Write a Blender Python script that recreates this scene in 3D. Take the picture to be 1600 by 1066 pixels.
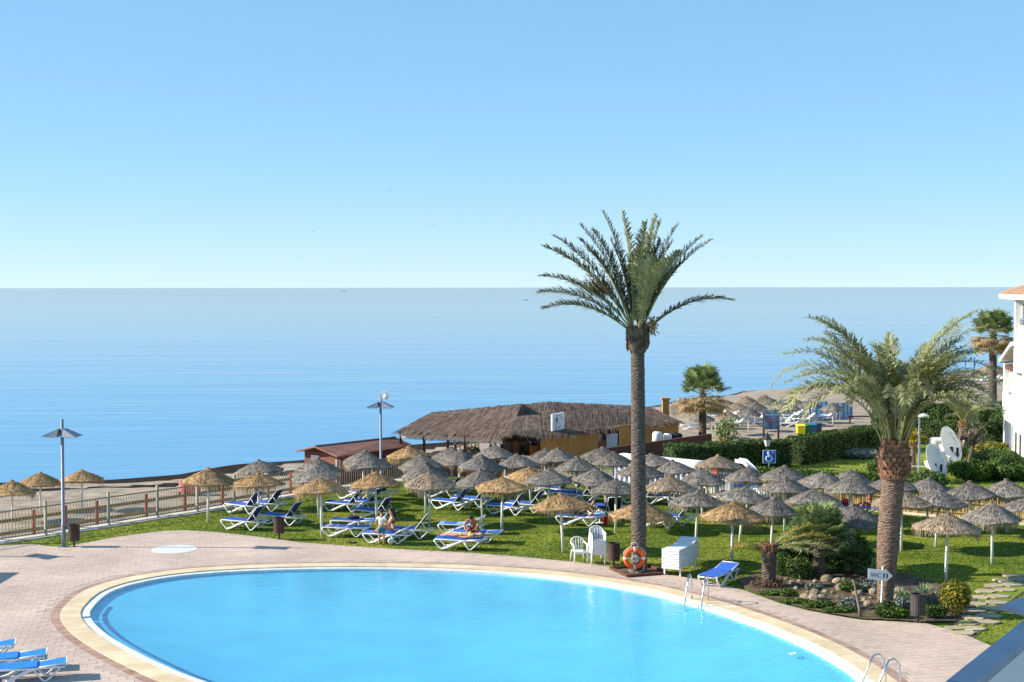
import bpy, bmesh, math, random
import numpy as np
from mathutils import Vector, Matrix, Euler
from mathutils.geometry import tessellate_polygon
R = math.radians
random.seed(7); rng = np.random.default_rng(11)
for o in list(bpy.data.objects): bpy.data.objects.remove(o)
scn = bpy.context.scene
col = scn.collection

# ------------------------------------------------------------------ camera
F = 2250.0; CAMH = 10.0
PITCH = math.atan(84/F); ROLL = -0.0011
cam_d = bpy.data.cameras.new('camera'); cam = bpy.data.objects.new('camera', cam_d); col.objects.link(cam)
cam_d.sensor_width = 36; cam_d.lens = 36*F/1600; cam_d.clip_end = 90000; cam_d.clip_start = .1
CR = Matrix.Rotation(R(90)-PITCH, 3, 'X') @ Matrix.Rotation(ROLL, 3, 'Z')
cam.matrix_world = Matrix.Translation((0,0,CAMH)) @ CR.to_4x4()
scn.camera = cam
# ------------------------------------------------------------------ sky, sun, exposure
SUN_EL = 28.0
w = bpy.data.worlds.new('World'); scn.world = w; w.use_nodes = True
GAM, SAT, VAL, HUE = .38, 1.32, 1.50, .493
nt = w.node_tree; bg = nt.nodes['Background']; sky = nt.nodes.new('ShaderNodeTexSky')
sky.sky_type = 'NISHITA'; sky.sun_disc = False; sky.sun_elevation = R(SUN_EL); sky.sun_rotation = R(-90)
sky.altitude = 0; sky.air_density = 0.6; sky.dust_density = 0.0; sky.ozone_density = 10.0
gm = nt.nodes.new('ShaderNodeGamma'); gm.inputs[1].default_value = GAM
hs_ = nt.nodes.new('ShaderNodeHueSaturation'); hs_.inputs['Saturation'].default_value = SAT; hs_.inputs['Value'].default_value = VAL; hs_.inputs['Hue'].default_value = HUE
nt.links.new(sky.outputs[0], gm.inputs[0]); nt.links.new(gm.outputs[0], hs_.inputs['Color']); nt.links.new(hs_.outputs[0], bg.inputs[0]); bg.inputs[1].default_value = 0.15
sd = bpy.data.lights.new('sun', 'SUN'); sd.energy = 3.8; sd.angle = R(0.5); sd.color = (1, .90, .76)
sun = bpy.data.objects.new('sun', sd); col.objects.link(sun)
sdir = Vector((math.cos(R(SUN_EL)), -0.03, -math.sin(R(SUN_EL))))
sun.rotation_euler = sdir.to_track_quat('-Z', 'Y').to_euler(); sun.location = (-60, 40, 40)
vs = scn.view_settings; vs.view_transform = 'Standard'; vs.look = 'None'; vs.gamma = 1; vs.exposure = 1.25
vs.use_curve_mapping = False

# ------------------------------------------------------------------ helpers
def P(px, py, z=0.0):
    d = CR @ Vector(((px-800)/F, -(py-533)/F, -1)); t = (z-CAMH)/d.z
    return Vector((d.x*t, d.y*t, z))
def PD(px, py, Y):
    d = CR @ Vector(((px-800)/F, -(py-533)/F, -1)); t = Y/d.y
    return Vector((d.x*t, Y, CAMH+d.z*t))
def tag(o, label=None, cat=None, group=None, kind=None):
    if label: o['label'] = label
    if cat: o['category'] = cat
    if group: o['group'] = group
    if kind: o['kind'] = kind
    return o
def thing(name, label, cat, loc=(0,0,0), rz=0, group=None):
    o = bpy.data.objects.new(name, None); col.objects.link(o)
    o.location = loc; o.rotation_euler = (0,0,rz); o.empty_display_size = .2
    return tag(o, label, cat, group)
def put(name, me, parent=None):
    o = bpy.data.objects.new(name, me); col.objects.link(o)
    if parent: o.parent = parent
    return o
KIDS = {}
def copy_tree(o, parent=None):
    c = o.copy(); col.objects.link(c); c.parent = parent
    for ch in o.children: copy_tree(ch, c)
    return c
def place(proto, used, loc, rz=0, label=None, scale=None, group=None):
    o = proto if not used else copy_tree(proto)
    o.location = loc; o.rotation_euler = (0,0,rz)
    if scale: o.scale = scale if hasattr(scale, '__len__') else (scale,)*3
    if label: o['label'] = label
    if group: o['group'] = group
    return o
class MB:
    def __init__(s): s.v = []; s.f = []
    def add(s, v, f):
        b = len(s.v); s.v += [tuple(p) for p in v]; s.f += [tuple(i+b for i in q) for q in f]; return s
    def box(s, c, d, rz=0, M=None):
        x, y, z = d[0]/2, d[1]/2, d[2]/2
        m = M if M is not None else Matrix.Rotation(rz, 3, 'Z')
        v = [m @ Vector((a*x, b*y, e*z)) + Vector(c) for a in (-1,1) for b in (-1,1) for e in (-1,1)]
        return s.add(v, [(0,1,3,2),(4,6,7,5),(0,4,5,1),(2,3,7,6),(0,2,6,4),(1,5,7,3)])
    def beam(s, a, b, w, h, up=(0,0,1)):
        a, b = Vector(a), Vector(b); d = b-a; L = d.length
        x = d.normalized(); y = Vector(up).cross(x)
        if y.length < 1e-4: y = Vector((0,1,0)).cross(x)
        y.normalize(); z = x.cross(y)
        m = Matrix((x, y, z)).transposed()
        return s.box((a+b)/2, (L, w, h), M=m)
    def tube(s, pts, r, seg=8, cap=True):
        pts = [Vector(p) for p in pts]; n = len(pts)
        if not hasattr(r, '__len__'): r = [r]*n
        b = len(s.v); ref = None
        for i, p in enumerate(pts):
            t = (pts[min(i+1,n-1)]-pts[max(i-1,0)]).normalized()
            if ref is None:
                ref = t.orthogonal().normalized()
            u = (ref - t*ref.dot(t)).normalized(); ref = u; q = t.cross(u)
            for k in range(seg):
                a = 2*math.pi*k/seg
                s.v.append(tuple(p + (u*math.cos(a)+q*math.sin(a))*r[i]))
        for i in range(n-1):
            for k in range(seg):
                k2 = (k+1) % seg
                s.f.append((b+i*seg+k, b+i*seg+k2, b+(i+1)*seg+k2, b+(i+1)*seg+k))
        if cap:
            s.f.append(tuple(b+k for k in range(seg-1,-1,-1))); s.f.append(tuple(b+(n-1)*seg+k for k in range(seg)))
        return s
    def lathe(s, prof, seg=24, c=(0,0,0), jit=None, closed=False):
        b = len(s.v); n = len(prof)
        for i, (r, z) in enumerate(prof):
            for k in range(seg):
                a = 2*math.pi*k/seg; dr = dz = 0
                if jit: dr, dz = jit(i, k, a)
                s.v.append((c[0]+(r+dr)*math.cos(a), c[1]+(r+dr)*math.sin(a), c[2]+z+dz))
        for i in range(n-1):
            for k in range(seg):
                k2 = (k+1) % seg
                s.f.append((b+i*seg+k, b+(i+1)*seg+k, b+(i+1)*seg+k2, b+i*seg+k2))
        if closed:
            s.f.append(tuple(b+k for k in range(seg))); s.f.append(tuple(b+(n-1)*seg+k for k in range(seg-1,-1,-1)))
        return s
    def prism(s, poly, z0, z1, top=True, bottom=False):
        n = len(poly); b = len(s.v)
        s.v += [(p[0],p[1],z0) for p in poly] + [(p[0],p[1],z1) for p in poly]
        for i in range(n):
            j = (i+1) % n; s.f.append((b+i, b+j, b+n+j, b+n+i))
        if top: s.f.append(tuple(b+n+i for i in range(n)))
        if bottom: s.f.append(tuple(b+i for i in range(n-1,-1,-1)))
        return s
    def plate(s, pts, th, n=None):
        pts = [Vector(p) for p in pts]
        nn = Vector(n) if n else (pts[1]-pts[0]).cross(pts[2]-pts[0]).normalized()
        k = len(pts); b = len(s.v)
        s.v += [tuple(p) for p in pts] + [tuple(p-nn*th) for p in pts]
        s.f.append(tuple(b+i for i in range(k))); s.f.append(tuple(b+k+i for i in range(k-1,-1,-1)))
        for i in range(k):
            j = (i+1) % k; s.f.append((b+i, b+k+i, b+k+j, b+j))
        return s
    def ball(s, c, r, seg=10, rings=6, sc=(1,1,1), jit=0):
        prof = []
        b = len(s.v)
        for i in range(rings+1):
            th = math.pi*i/rings
            for k in range(seg):
                a = 2*math.pi*k/seg; q = r*(1+random.uniform(-jit,jit))
                s.v.append((c[0]+q*sc[0]*math.sin(th)*math.cos(a), c[1]+q*sc[1]*math.sin(th)*math.sin(a), c[2]+q*sc[2]*math.cos(th)))
        for i in range(rings):
            for k in range(seg):
                k2 = (k+1)%seg
                s.f.append((b+i*seg+k, b+(i+1)*seg+k, b+(i+1)*seg+k2, b+i*seg+k2))
        return s
    def mesh(s, name, m, smooth=False):
        me = bpy.data.meshes.new(name); me.from_pydata(s.v, [], s.f)
        if m: me.materials.append(M[m] if isinstance(m, str) else m)
        if smooth: me.shade_smooth()
        me.update(); return me
    def build(s, name, m, parent=None, smooth=False):
        return put(name, s.mesh(name, m, smooth), parent)
def bevel(o, wd=.01, seg=2):
    b = o.modifiers.new('bevel', 'BEVEL'); b.width = wd; b.segments = seg; b.limit_method = 'ANGLE'; return o
def np_mesh(name, v, tris, m):
    """v (N,3), tris (K,3) numpy"""
    me = bpy.data.meshes.new(name); v = np.ascontiguousarray(v, dtype=np.float32); t = np.ascontiguousarray(tris, dtype=np.int32)
    me.vertices.add(len(v)); me.vertices.foreach_set('co', v.ravel())
    me.loops.add(t.size); me.loops.foreach_set('vertex_index', t.ravel())
    me.polygons.add(len(t)); me.polygons.foreach_set('loop_start', np.arange(0, t.size, 3, dtype=np.int32))
    me.update(calc_edges=True); me.validate(); me.materials.append(M[m]); return me

# ------------------------------------------------------------------ materials
M = {}
def mat(name, c, rough=.75, var=.18, scale=6, c2=None, bump=0, bscale=40, metal=0, spec=.3, rnd=0, island=0,
        stretch=(1,1,1), leaf=0, detail=4, coat=0):
    m = bpy.data.materials.new(name); m.use_nodes = True; n = m.node_tree; L = n.links
    b = n.nodes['Principled BSDF']; tc = n.nodes.new('ShaderNodeTexCoord'); mp = n.nodes.new('ShaderNodeMapping')
    mp.inputs['Scale'].default_value = stretch; L.new(tc.outputs['Object'], mp.inputs['Vector'])
    nz = n.nodes.new('ShaderNodeTexNoise'); nz.inputs['Scale'].default_value = scale; nz.inputs['Detail'].default_value = detail
    L.new(mp.outputs[0], nz.inputs['Vector'])
    rp = n.nodes.new('ShaderNodeValToRGB'); L.new(nz.outputs['Fac'], rp.inputs[0])
    a = [max(0, x*(1-var)) for x in c]; d = list(c2) if c2 else [min(1, x*(1+var)) for x in c]
    rp.color_ramp.elements[0].position = .32; rp.color_ramp.elements[1].position = .68
    rp.color_ramp.elements[0].color = (*a, 1); rp.color_ramp.elements[1].color = (*d, 1)
    out = rp.outputs[0]
    def mul(out, src, amt):
        mr = n.nodes.new('ShaderNodeMapRange'); mr.inputs['To Min'].default_value = 1-amt; mr.inputs['To Max'].default_value = 1+amt
        L.new(src, mr.inputs['Value'])
        hs = n.nodes.new('ShaderNodeHueSaturation'); L.new(mr.outputs[0], hs.inputs['Value']); L.new(out, hs.inputs['Color']); return hs.outputs[0]
    if rnd:
        oi = n.nodes.new('ShaderNodeObjectInfo'); out = mul(out, oi.outputs['Random'], rnd)
    if island:
        g = n.nodes.new('ShaderNodeNewGeometry'); out = mul(out, g.outputs['Random Per Island'], island)
    L.new(out, b.inputs['Base Color']); b.inputs['Roughness'].default_value = rough; b.inputs['Metallic'].default_value = metal
    b.inputs['Specular IOR Level'].default_value = spec
    if coat: b.inputs['Coat Weight'].default_value = coat
    if bump:
        n2 = n.nodes.new('ShaderNodeTexNoise'); n2.inputs['Scale'].default_value = bscale; n2.inputs['Detail'].default_value = 5
        L.new(mp.outputs[0], n2.inputs['Vector']); bp = n.nodes.new('ShaderNodeBump'); bp.inputs['Strength'].default_value = bump
        bp.inputs['Distance'].default_value = .02; L.new(n2.outputs['Fac'], bp.inputs['Height']); L.new(bp.outputs[0], b.inputs['Normal'])
    if leaf:
        tr = n.nodes.new('ShaderNodeBsdfTranslucent'); L.new(out, tr.inputs[0]); mx = n.nodes.new('ShaderNodeMixShader')
        mx.inputs[0].default_value = leaf; L.new(b.outputs[0], mx.inputs[1]); L.new(tr.outputs[0], mx.inputs[2])
        L.new(mx.outputs[0], n.nodes['Material Output'].inputs[0])
    M[name] = m; return m
mat('sand', (.31,.25,.19), .95, .35, .9, bump=1, bscale=5, detail=12)
mat('wet_sand', (.032,.029,.026), 1, .35, 1.2, spec=0, bump=.6, bscale=6)
mat('lawn', (.125,.205,.016), .9, .3, .22, c2=(.26,.285,.04), bump=.5, bscale=25, detail=8)
mat('grass', (.115,.23,.012), .8, .3, .22, c2=(.27,.32,.03), island=.2, leaf=.3, detail=6)
mat('deck_base', (.44,.355,.30), .9, .15, 3)
mat('paver', (.48,.38,.318), .85, .13, .35, island=.06, rnd=.06, bump=.25, bscale=30)
mat('coping', (.66,.53,.33), .8, .16, 1.2, c2=(.72,.60,.42), rnd=.06, bump=.2)
mat('border', (.36,.24,.19), .85, .2, 3, rnd=.15, bump=.2)
mat('rim', (.68,.69,.69), .5, .05, 4, rnd=.05)
mat('pool_floor', (.14,.55,.78), .6, .08, .5)
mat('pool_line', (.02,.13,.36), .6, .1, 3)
mat('concrete', (.60,.54,.46), .9, .15, 2, bump=.3)
mat('straw_gold', (.41,.27,.135), .95, .3, 5, island=.4, rnd=.12, leaf=.12, bump=.8, bscale=60)
mat('straw_grey', (.215,.193,.170), .95, .3, 5, island=.45, rnd=.15, leaf=.08, bump=.8, bscale=60)
mat('straw_brown', (.32,.25,.18), .95, .3, 5, island=.4, rnd=.1, leaf=.1, bump=.8, bscale=60)
mat('fringe_gold', (.43,.30,.15), .95, .25, 6, island=.4, leaf=.35)
mat('fringe_grey', (.34,.29,.20), .95, .25, 6, island=.4, leaf=.35)
mat('thatch', (.15,.103,.078), .95, .35, 2.5, island=.45, bump=.9, bscale=25)
mat('white_paint', (.78,.78,.76), .5, .05, 5)
mat('white_plastic', (.80,.81,.82), .35, .03, 3, spec=.5)
mat('plaster', (.74,.735,.71), .8, .07, .9, bump=.1)
mat('sling', (.035,.12,.50), .7, .15, 9, rnd=.25)
mat('navy', (.018,.04,.19), .7, .15, 9, rnd=.2)
mat('azure', (.02,.20,.62), .6, .1, 7)
mat('towel_blue', (.10,.38,.72), .95, .3, 18, c2=(.45,.62,.80))
mat('towel_pattern', (.16,.15,.30), .95, .5, 22, c2=(.68,.60,.66))
mat('metal_grey', (.20,.24,.30), .5, .08, 6, metal=.1, spec=.5)
mat('steel', (.62,.63,.65), .18, .03, 6, metal=1)
mat('fence_metal', (.24,.225,.18), .6, .15, 4)
mat('fence_post', (.40,.37,.29), .8, .15, 4)
mat('rail_wood', (.21,.165,.08), .85, .2, 3, stretch=(1,1,6))
mat('red_wood', (.26,.065,.05), .75, .2, 4, rnd=.1)
mat('plank_red', (.20,.085,.055), .8, .25, 4, rnd=.2)
mat('bin_wood', (.075,.045,.038), .7, .25, 6, rnd=.15, stretch=(1,1,.15))
mat('bin_grey', (.07,.06,.06), .7, .25, 6, rnd=.15)
mat('dark_metal', (.03,.03,.032), .5, .1, 6)
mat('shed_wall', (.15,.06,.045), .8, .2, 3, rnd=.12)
mat('shed_roof', (.24,.115,.085), .85, .2, 1.5, bump=.3)
mat('orange_wall', (.52,.27,.075), .8, .2, 1.2, rnd=.12, stretch=(1,1,.3))
mat('orange_trim', (.55,.22,.07), .8, .15, 3)
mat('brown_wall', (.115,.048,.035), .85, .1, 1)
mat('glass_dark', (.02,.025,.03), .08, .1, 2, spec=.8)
mat('tile_roof', (.42,.27,.185), .85, .25, 2, rnd=.2)
mat('bark', (.12,.092,.072), .95, .4, 7, bump=1, bscale=30, stretch=(1,1,2.5))
mat('bark_red', (.19,.13,.095), .95, .4, 7, bump=1, bscale=30, stretch=(1,1,2.5))
mat('boot', (.24,.125,.075), .9, .35, 6, island=.35, bump=.6)
mat('boot_dark', (.12,.08,.05), .9, .35, 6, island=.35, bump=.6)
mat('frond', (.215,.235,.105), .5, .25, 1.2, island=.25, leaf=.2, spec=.45)
mat('frond_pale', (.33,.345,.165), .5, .25, 1.2, island=.25, leaf=.38, spec=.45)
mat('frond_dry', (.30,.21,.09), .8, .3, 2, island=.3, leaf=.2)
mat('frond_yellow', (.30,.24,.03), .6, .3, 2, island=.2, leaf=.25)
mat('rachis', (.30,.27,.10), .6, .2, 2)
mat('fan_green', (.10,.17,.045), .5, .25, 1.5, island=.25, leaf=.2, spec=.4)
mat('fan_mid', (.19,.25,.09), .5, .25, 1.5, island=.25, leaf=.2, spec=.4)
mat('hedge', (.06,.105,.025), .7, .35, 1.2, island=.45, leaf=.2)
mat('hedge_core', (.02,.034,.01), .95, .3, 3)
mat('hedge_light', (.085,.15,.02), .7, .3, 1.2, island=.4, leaf=.25)
mat('shrub', (.075,.135,.027), .7, .3, 1.2, island=.45, leaf=.2)
mat('shrub_yellow', (.14,.20,.02), .65, .5, 3, c2=(.30,.25,.03), island=.45, leaf=.2)
mat('shrub_grey', (.20,.24,.20), .8, .3, 2, island=.4, leaf=.15)
mat('agave', (.16,.24,.13), .5, .15, 2, island=.2, leaf=.1)
mat('soil', (.085,.062,.04), .95, .4, 3, c2=(.17,.13,.08), bump=1, bscale=9)
mat('rock', (.27,.19,.11), .9, .4, 4, c2=(.42,.35,.26), rnd=.35, bump=.8, bscale=14)
mat('slab', (.40,.34,.235), .9, .18, 3, rnd=.15, bump=.4)
mat('twig', (.22,.18,.14), .9, .3, 6)
mat('skin', (.52,.29,.20), .6, .08, 5)
mat('skin_tan', (.40,.20,.125), .6, .08, 5)
mat('hair', (.03,.02,.014), .6, .2, 20)
mat('hair_blond', (.30,.19,.08), .6, .2, 20)
mat('shirt', (.78,.76,.72), .9, .05, 8)
mat('teal', (.02,.17,.26), .8, .3, 10)
mat('yellow', (.75,.62,.04), .6, .1, 6)
mat('brown_cloth', (.10,.035,.02), .8, .2, 8)
mat('navy_cloth', (.02,.02,.06), .8, .2, 8)
mat('pink', (.62,.18,.20), .8, .15, 8)
mat('red', (.60,.03,.03), .5, .1, 6)
mat('grey_cloth', (.33,.30,.32), .9, .1, 8)
mat('black_cloth', (.02,.017,.02), .85, .2, 8)
mat('orange_ring', (.85,.13,.02), .5, .08, 5)
mat('rope', (.62,.58,.48), .9, .1, 20)
mat('blue_sign', (.02,.16,.62), .4, .04, 3)
mat('ink', (.02,.022,.05), .6, .05, 5)
mat('pale_ink', (.22,.27,.36), .6, .1, 5)
mat('sign_white', (.80,.80,.80), .45, .03, 3)
mat('stripe_blue', (.14,.42,.66), .8, .15, 3, leaf=.3)
mat('stripe_white', (.62,.70,.76), .8, .08, 3, leaf=.3)
mat('stripe_deep', (.04,.12,.42), .8, .15, 3, leaf=.2)
mat('canvas', (.80,.80,.78), .8, .04, 2, leaf=.1)
mat('terracotta', (.42,.13,.075), .85, .2, 5)
mat('bin_yellow', (.80,.68,.02), .45, .05, 4)
mat('bin_green', (.03,.16,.08), .45, .1, 4)
mat('bin_blue', (.05,.18,.40), .45, .1, 4)
mat('bin_slate', (.08,.11,.14), .45, .1, 4)
mat('poster', (.04,.10,.28), .3, .5, 1.6, c2=(.25,.36,.50))
mat('dish', (.66,.67,.68), .45, .04, 3)
mat('bamboo', (.40,.28,.115), .8, .25, 5, rnd=.3, stretch=(1,1,.3))
mat('parapet_top', (.36,.39,.45), .8, .1, 2)
mat('lamp_glass', (.55,.58,.58), .2, .05, 4)
mat('blue_post', (.05,.14,.45), .6, .1, 4)
mat('boat_grey', (.42,.50,.58), .7, .08, 2)
mat('pebble', (.30,.26,.22), .9, .3, 3, rnd=.3)

def water_mat(name, tint, bump_scales, rough=.03, alpha=None, strength=.3):
    m = bpy.data.materials.new(name); m.use_nodes = True; n = m.node_tree; L = n.links; n.nodes.clear()
    out = n.nodes.new('ShaderNodeOutputMaterial'); tc = n.nodes.new('ShaderNodeTexCoord'); prev = None
    for sc, stx, sty, dist in bump_scales:
        mp = n.nodes.new('ShaderNodeMapping'); mp.inputs['Scale'].default_value = (stx, sty, 1); L.new(tc.outputs['Object'], mp.inputs[0])
        nz = n.nodes.new('ShaderNodeTexNoise'); nz.inputs['Scale'].default_value = sc; nz.inputs['Detail'].default_value = 3; L.new(mp.outputs[0], nz.inputs['Vector'])
        bp = n.nodes.new('ShaderNodeBump'); bp.inputs['Strength'].default_value = strength; bp.inputs['Distance'].default_value = dist
        L.new(nz.outputs['Fac'], bp.inputs['Height'])
        if prev: L.new(prev.outputs[0], bp.inputs['Normal'])
        prev = bp
    gl = n.nodes.new('ShaderNodeBsdfGlossy'); gl.inputs['Roughness'].default_value = rough; L.new(prev.outputs[0], gl.inputs['Normal'])
    # Schlick reflectance, the same from both sides so sunlight reaches the floor below
    ge = n.nodes.new('ShaderNodeNewGeometry'); dt = n.nodes.new('ShaderNodeVectorMath'); dt.operation = 'DOT_PRODUCT'
    L.new(prev.outputs[0], dt.inputs[0]); L.new(ge.outputs['Incoming'], dt.inputs[1])
    def mth(op, x, y):
        q = n.nodes.new('ShaderNodeMath'); q.operation = op
        for i_, s_ in enumerate((x, y)):
            if s_ is None: continue
            if isinstance(s_, (int, float)): q.inputs[i_].default_value = s_
            else: L.new(s_, q.inputs[i_])
        return q.outputs[0]
    c_ = mth('ABSOLUTE', dt.outputs['Value'], None); p_ = mth('POWER', mth('SUBTRACT', 1.0, c_), 5.0); fac = mth('ADD', mth('MULTIPLY', p_, .98), .02)
    mx = n.nodes.new('ShaderNodeMixShader'); L.new(fac, mx.inputs[0])
    if alpha:
        tr = n.nodes.new('ShaderNodeBsdfTransparent'); tr.inputs[0].default_value = (*tint, 1); L.new(tr.outputs[0], mx.inputs[1])
    else:
        df = n.nodes.new('ShaderNodeBsdfDiffuse'); df.inputs[0].default_value = (*tint, 1); L.new(df.outputs[0], mx.inputs[1])
    L.new(gl.outputs[0], mx.inputs[2]); L.new(mx.outputs[0], out.inputs[0]); M[name] = m; return m
water_mat('sea', (.105,.335,.59), [(.02,.25,1,1.8), (.1,.3,1,1.1), (.45,.35,1,.4), (1.5,.5,1,.06)], rough=.06, strength=.12)
water_mat('pool_water', (.80,.95,.99), [(.7,1,1,.03), (2.6,1,1.6,.022), (8,1,1,.012)], rough=.01, alpha=1, strength=.8)
# ================================================================== outlines (pixels of the photograph on the ground)
def smooth_closed(pts, n=8):
    out = []; N = len(pts)
    for i in range(N):
        p0, p1, p2, p3 = (np.array(pts[(i+k-1) % N]) for k in range(4))
        for t in np.linspace(0, 1, n, endpoint=False):
            out.append(.5*((2*p1)+(-p0+p2)*t+(2*p0-5*p1+4*p2-p3)*t*t+(-p0+3*p1-3*p2+p3)*t**3))
    return np.array(out)
def resample(poly, step):
    q = np.vstack([poly, poly[:1]]); d = np.r_[0, np.cumsum(np.linalg.norm(np.diff(q, axis=0), axis=1))]
    n = int(round(d[-1]/step)); s = np.linspace(0, d[-1], n, endpoint=False)
    return np.c_[np.interp(s, d, q[:,0]), np.interp(s, d, q[:,1])]
def offset(poly, d):
    t = np.roll(poly, -1, 0)-np.roll(poly, 1, 0); t /= np.linalg.norm(t, axis=1)[:,None]
    area = np.sum(poly[:,0]*np.roll(poly[:,1],-1)-np.roll(poly[:,0],-1)*poly[:,1])
    nrm = np.c_[t[:,1], -t[:,0]]*(1 if area > 0 else -1)
    return poly+nrm*d
def inside(poly, x, y):
    x = np.asarray(x, float); y = np.asarray(y, float); r = np.zeros(x.shape, bool); n = len(poly)
    for i in range(n):
        x1, y1 = poly[i]; x2, y2 = poly[(i+1) % n]
        if y1 == y2: continue
        c = ((y1 > y) != (y2 > y)) & (x < (x2-x1)*(y-y1)/(y2-y1)+x1); r ^= c
    return r
def line_dist(pts, x, y):
    best = np.full(x.shape, 1e9)
    for (x1, y1), (x2, y2) in zip(pts[:-1], pts[1:]):
        dx, dy = x2-x1, y2-y1; t = np.clip(((x-x1)*dx+(y-y1)*dy)/(dx*dx+dy*dy), 0, 1)
        best = np.minimum(best, np.hypot(x-x1-t*dx, y-y1-t*dy))
    return best
def xy(px, py, z=0): p = P(px, py, z); return (p.x, p.y)
ppix = [(140,966),(147,948),(175,926),(230,910),(310,899),(420,893),(540,891),(680,893),(800,899),(900,909),(1000,925),(1090,948),(1180,978),(1260,1012),(1318,1045),(1345,1068)]
pool = [xy(*p, -.06) for p in ppix]
pool += [(9.05,34.6),(8.6,32.6),(7,30.8),(4,29.8),(0,30.2),(-3.5,31.9)] + [xy(312,1066,-.06), xy(262,1046,-.06), xy(205,1018,-.06), xy(160,990,-.06)]
POOL = resample(smooth_closed(pool, 8), .25)
if np.sum(POOL[:,0]*np.roll(POOL[:,1],-1)-np.roll(POOL[:,0],-1)*POOL[:,1]) < 0: POOL = POOL[::-1]
POOL_OUT = offset(POOL, 1.12)
fence_px = [(0,850),(82,838),(180,822),(256,810),(319,800.5),(377,790.5),(430,781.5),(484,772),(535,763),(590,756.5),(645,750),(698,744)]
fence_l = [xy(*p) for p in fence_px]
d0 = np.array(fence_l[0])-np.array(fence_l[2])
fence_ext = [tuple(np.array(fence_l[0])+d0*k) for k in (5, 2.5, 1)]
kerb_r = [xy(787,746), xy(850,750.5), xy(920,757), xy(1010,766), xy(1102,776), xy(1226,787.5), xy(1315,795), xy(1411,802.5), xy(1600,820), (27,56.6), (46,44)]
PROP = [(-45,3)] + fence_ext + fence_l + kerb_r + [(46,3)]
GARDEN = [(2.5,74.9)] + kerb_r[3:] + [(75,60),(62,112),(32,99),(24.5,92.5),(16.2,85),(8.2,82),(3,79.5)]
deck_px = [(0,853),(52,850.5),(78,854),(100,855),(130,849),(180,840),(230,833),(262,829.5),(292,829),(340,832),(400,838.5),(470,848),(560,854.5),(650,860),(740,864.5),(820,871),(900,878.5),(960,886),(1030,896),(1100,907),(1160,922),(1215,942),(1260,954),(1310,963.5),(1345,969),(1395,971.5),(1450,975),(1482,984),(1512,994),(1545,1008),(1640,1052)]
DECK = [fence_ext[0], fence_ext[1], fence_ext[2]] + [xy(*p) for p in deck_px] + [(22,24),(22,3),(-45,3)]
COAST = [(-400,-60),(-120,48),(-60,78),(-31.8,89.4),(-25.9,91.5),(-22,94),(-18.8,98.7),(-15.4,102),(-7.7,111),(-3,115),(5,132),(14.7,149),(27,168),(31.9,172.6),(62.7,205),(75,221),(150,290),(600,600),(3000,1500)]
coast_poly = COAST + [(3000,-3000),(-400,-3000)]

# ================================================================== terrain, sea
gx = np.r_[np.linspace(-400,-70,12), np.arange(-66,-40,2), np.arange(-40,40,.8), np.arange(40,110,3), np.linspace(115,600,20)]
gy = np.r_[np.linspace(-60,20,12), np.arange(24,130,.8), np.arange(130,240,2), np.linspace(245,620,24)]
GX, GY = np.meshgrid(gx, gy); s = line_dist(COAST, GX, GY)*np.where(inside(coast_poly, GX, GY), 1, -1)
wob = .5*np.sin(GX*.35+GY*.21)+.3*np.sin(GX*.9-GY*.5)
s2 = s+wob
GZ = np.interp(s2, [-400,-8,0,3.6,5.4,8.2,11,16,30], [-9,-3.2,-2.22,-1.95,-1.75,-1.62,-1.36,-1.24,-1.15])
GZ += np.where(s > 6, .03*np.sin(GX*2.1+np.sin(GY*1.7))*np.sin(GY*1.9+.7*GX), 0)
flat = inside(PROP, GX, GY) | inside(GARDEN, GX, GY)
GZ = np.where(flat, -.15, GZ)
hole = inside(offset(POOL, .5), GX, GY)
def zt(x, y):
    ss = line_dist(COAST, np.array([x]), np.array([y]))[0]
    return float(np.interp(ss, [0,3.6,5.4,8.2,11,16,30], [-2.22,-1.95,-1.75,-1.62,-1.36,-1.24,-1.15]))
ny, nx = GX.shape; vid = np.arange(nx*ny).reshape(ny, nx)
faces = []; fm = []
for j in range(ny-1):
    for i in range(nx-1):
        if hole[j,i] or hole[j,i+1] or hole[j+1,i] or hole[j+1,i+1]: continue
        faces.append((vid[j,i], vid[j,i+1], vid[j+1,i+1], vid[j+1,i])); fm.append(s2[j,i])
me = bpy.data.meshes.new('beach'); me.from_pydata(np.c_[GX.ravel(), GY.ravel(), GZ.ravel()].tolist(), [], [tuple(int(k) for k in f) for f in faces])
me.materials.append(M['sand']); me.materials.append(M['wet_sand'])
for p, ss in zip(me.polygons, fm): p.material_index = 1 if (ss < 5.6 and p.center.x < 8) or (8.2 < ss < 11.2 and p.center.x < -4) or ss < 1 else 0
me.shade_smooth(); tag(put('beach', me), kind='structure')
tag(MB().add([(-40000,-300,-2.2),(40000,-300,-2.2),(40000,60000,-2.2),(-40000,60000,-2.2)], [(0,1,2,3)]).build('sea', 'sea'), kind='structure')

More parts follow.
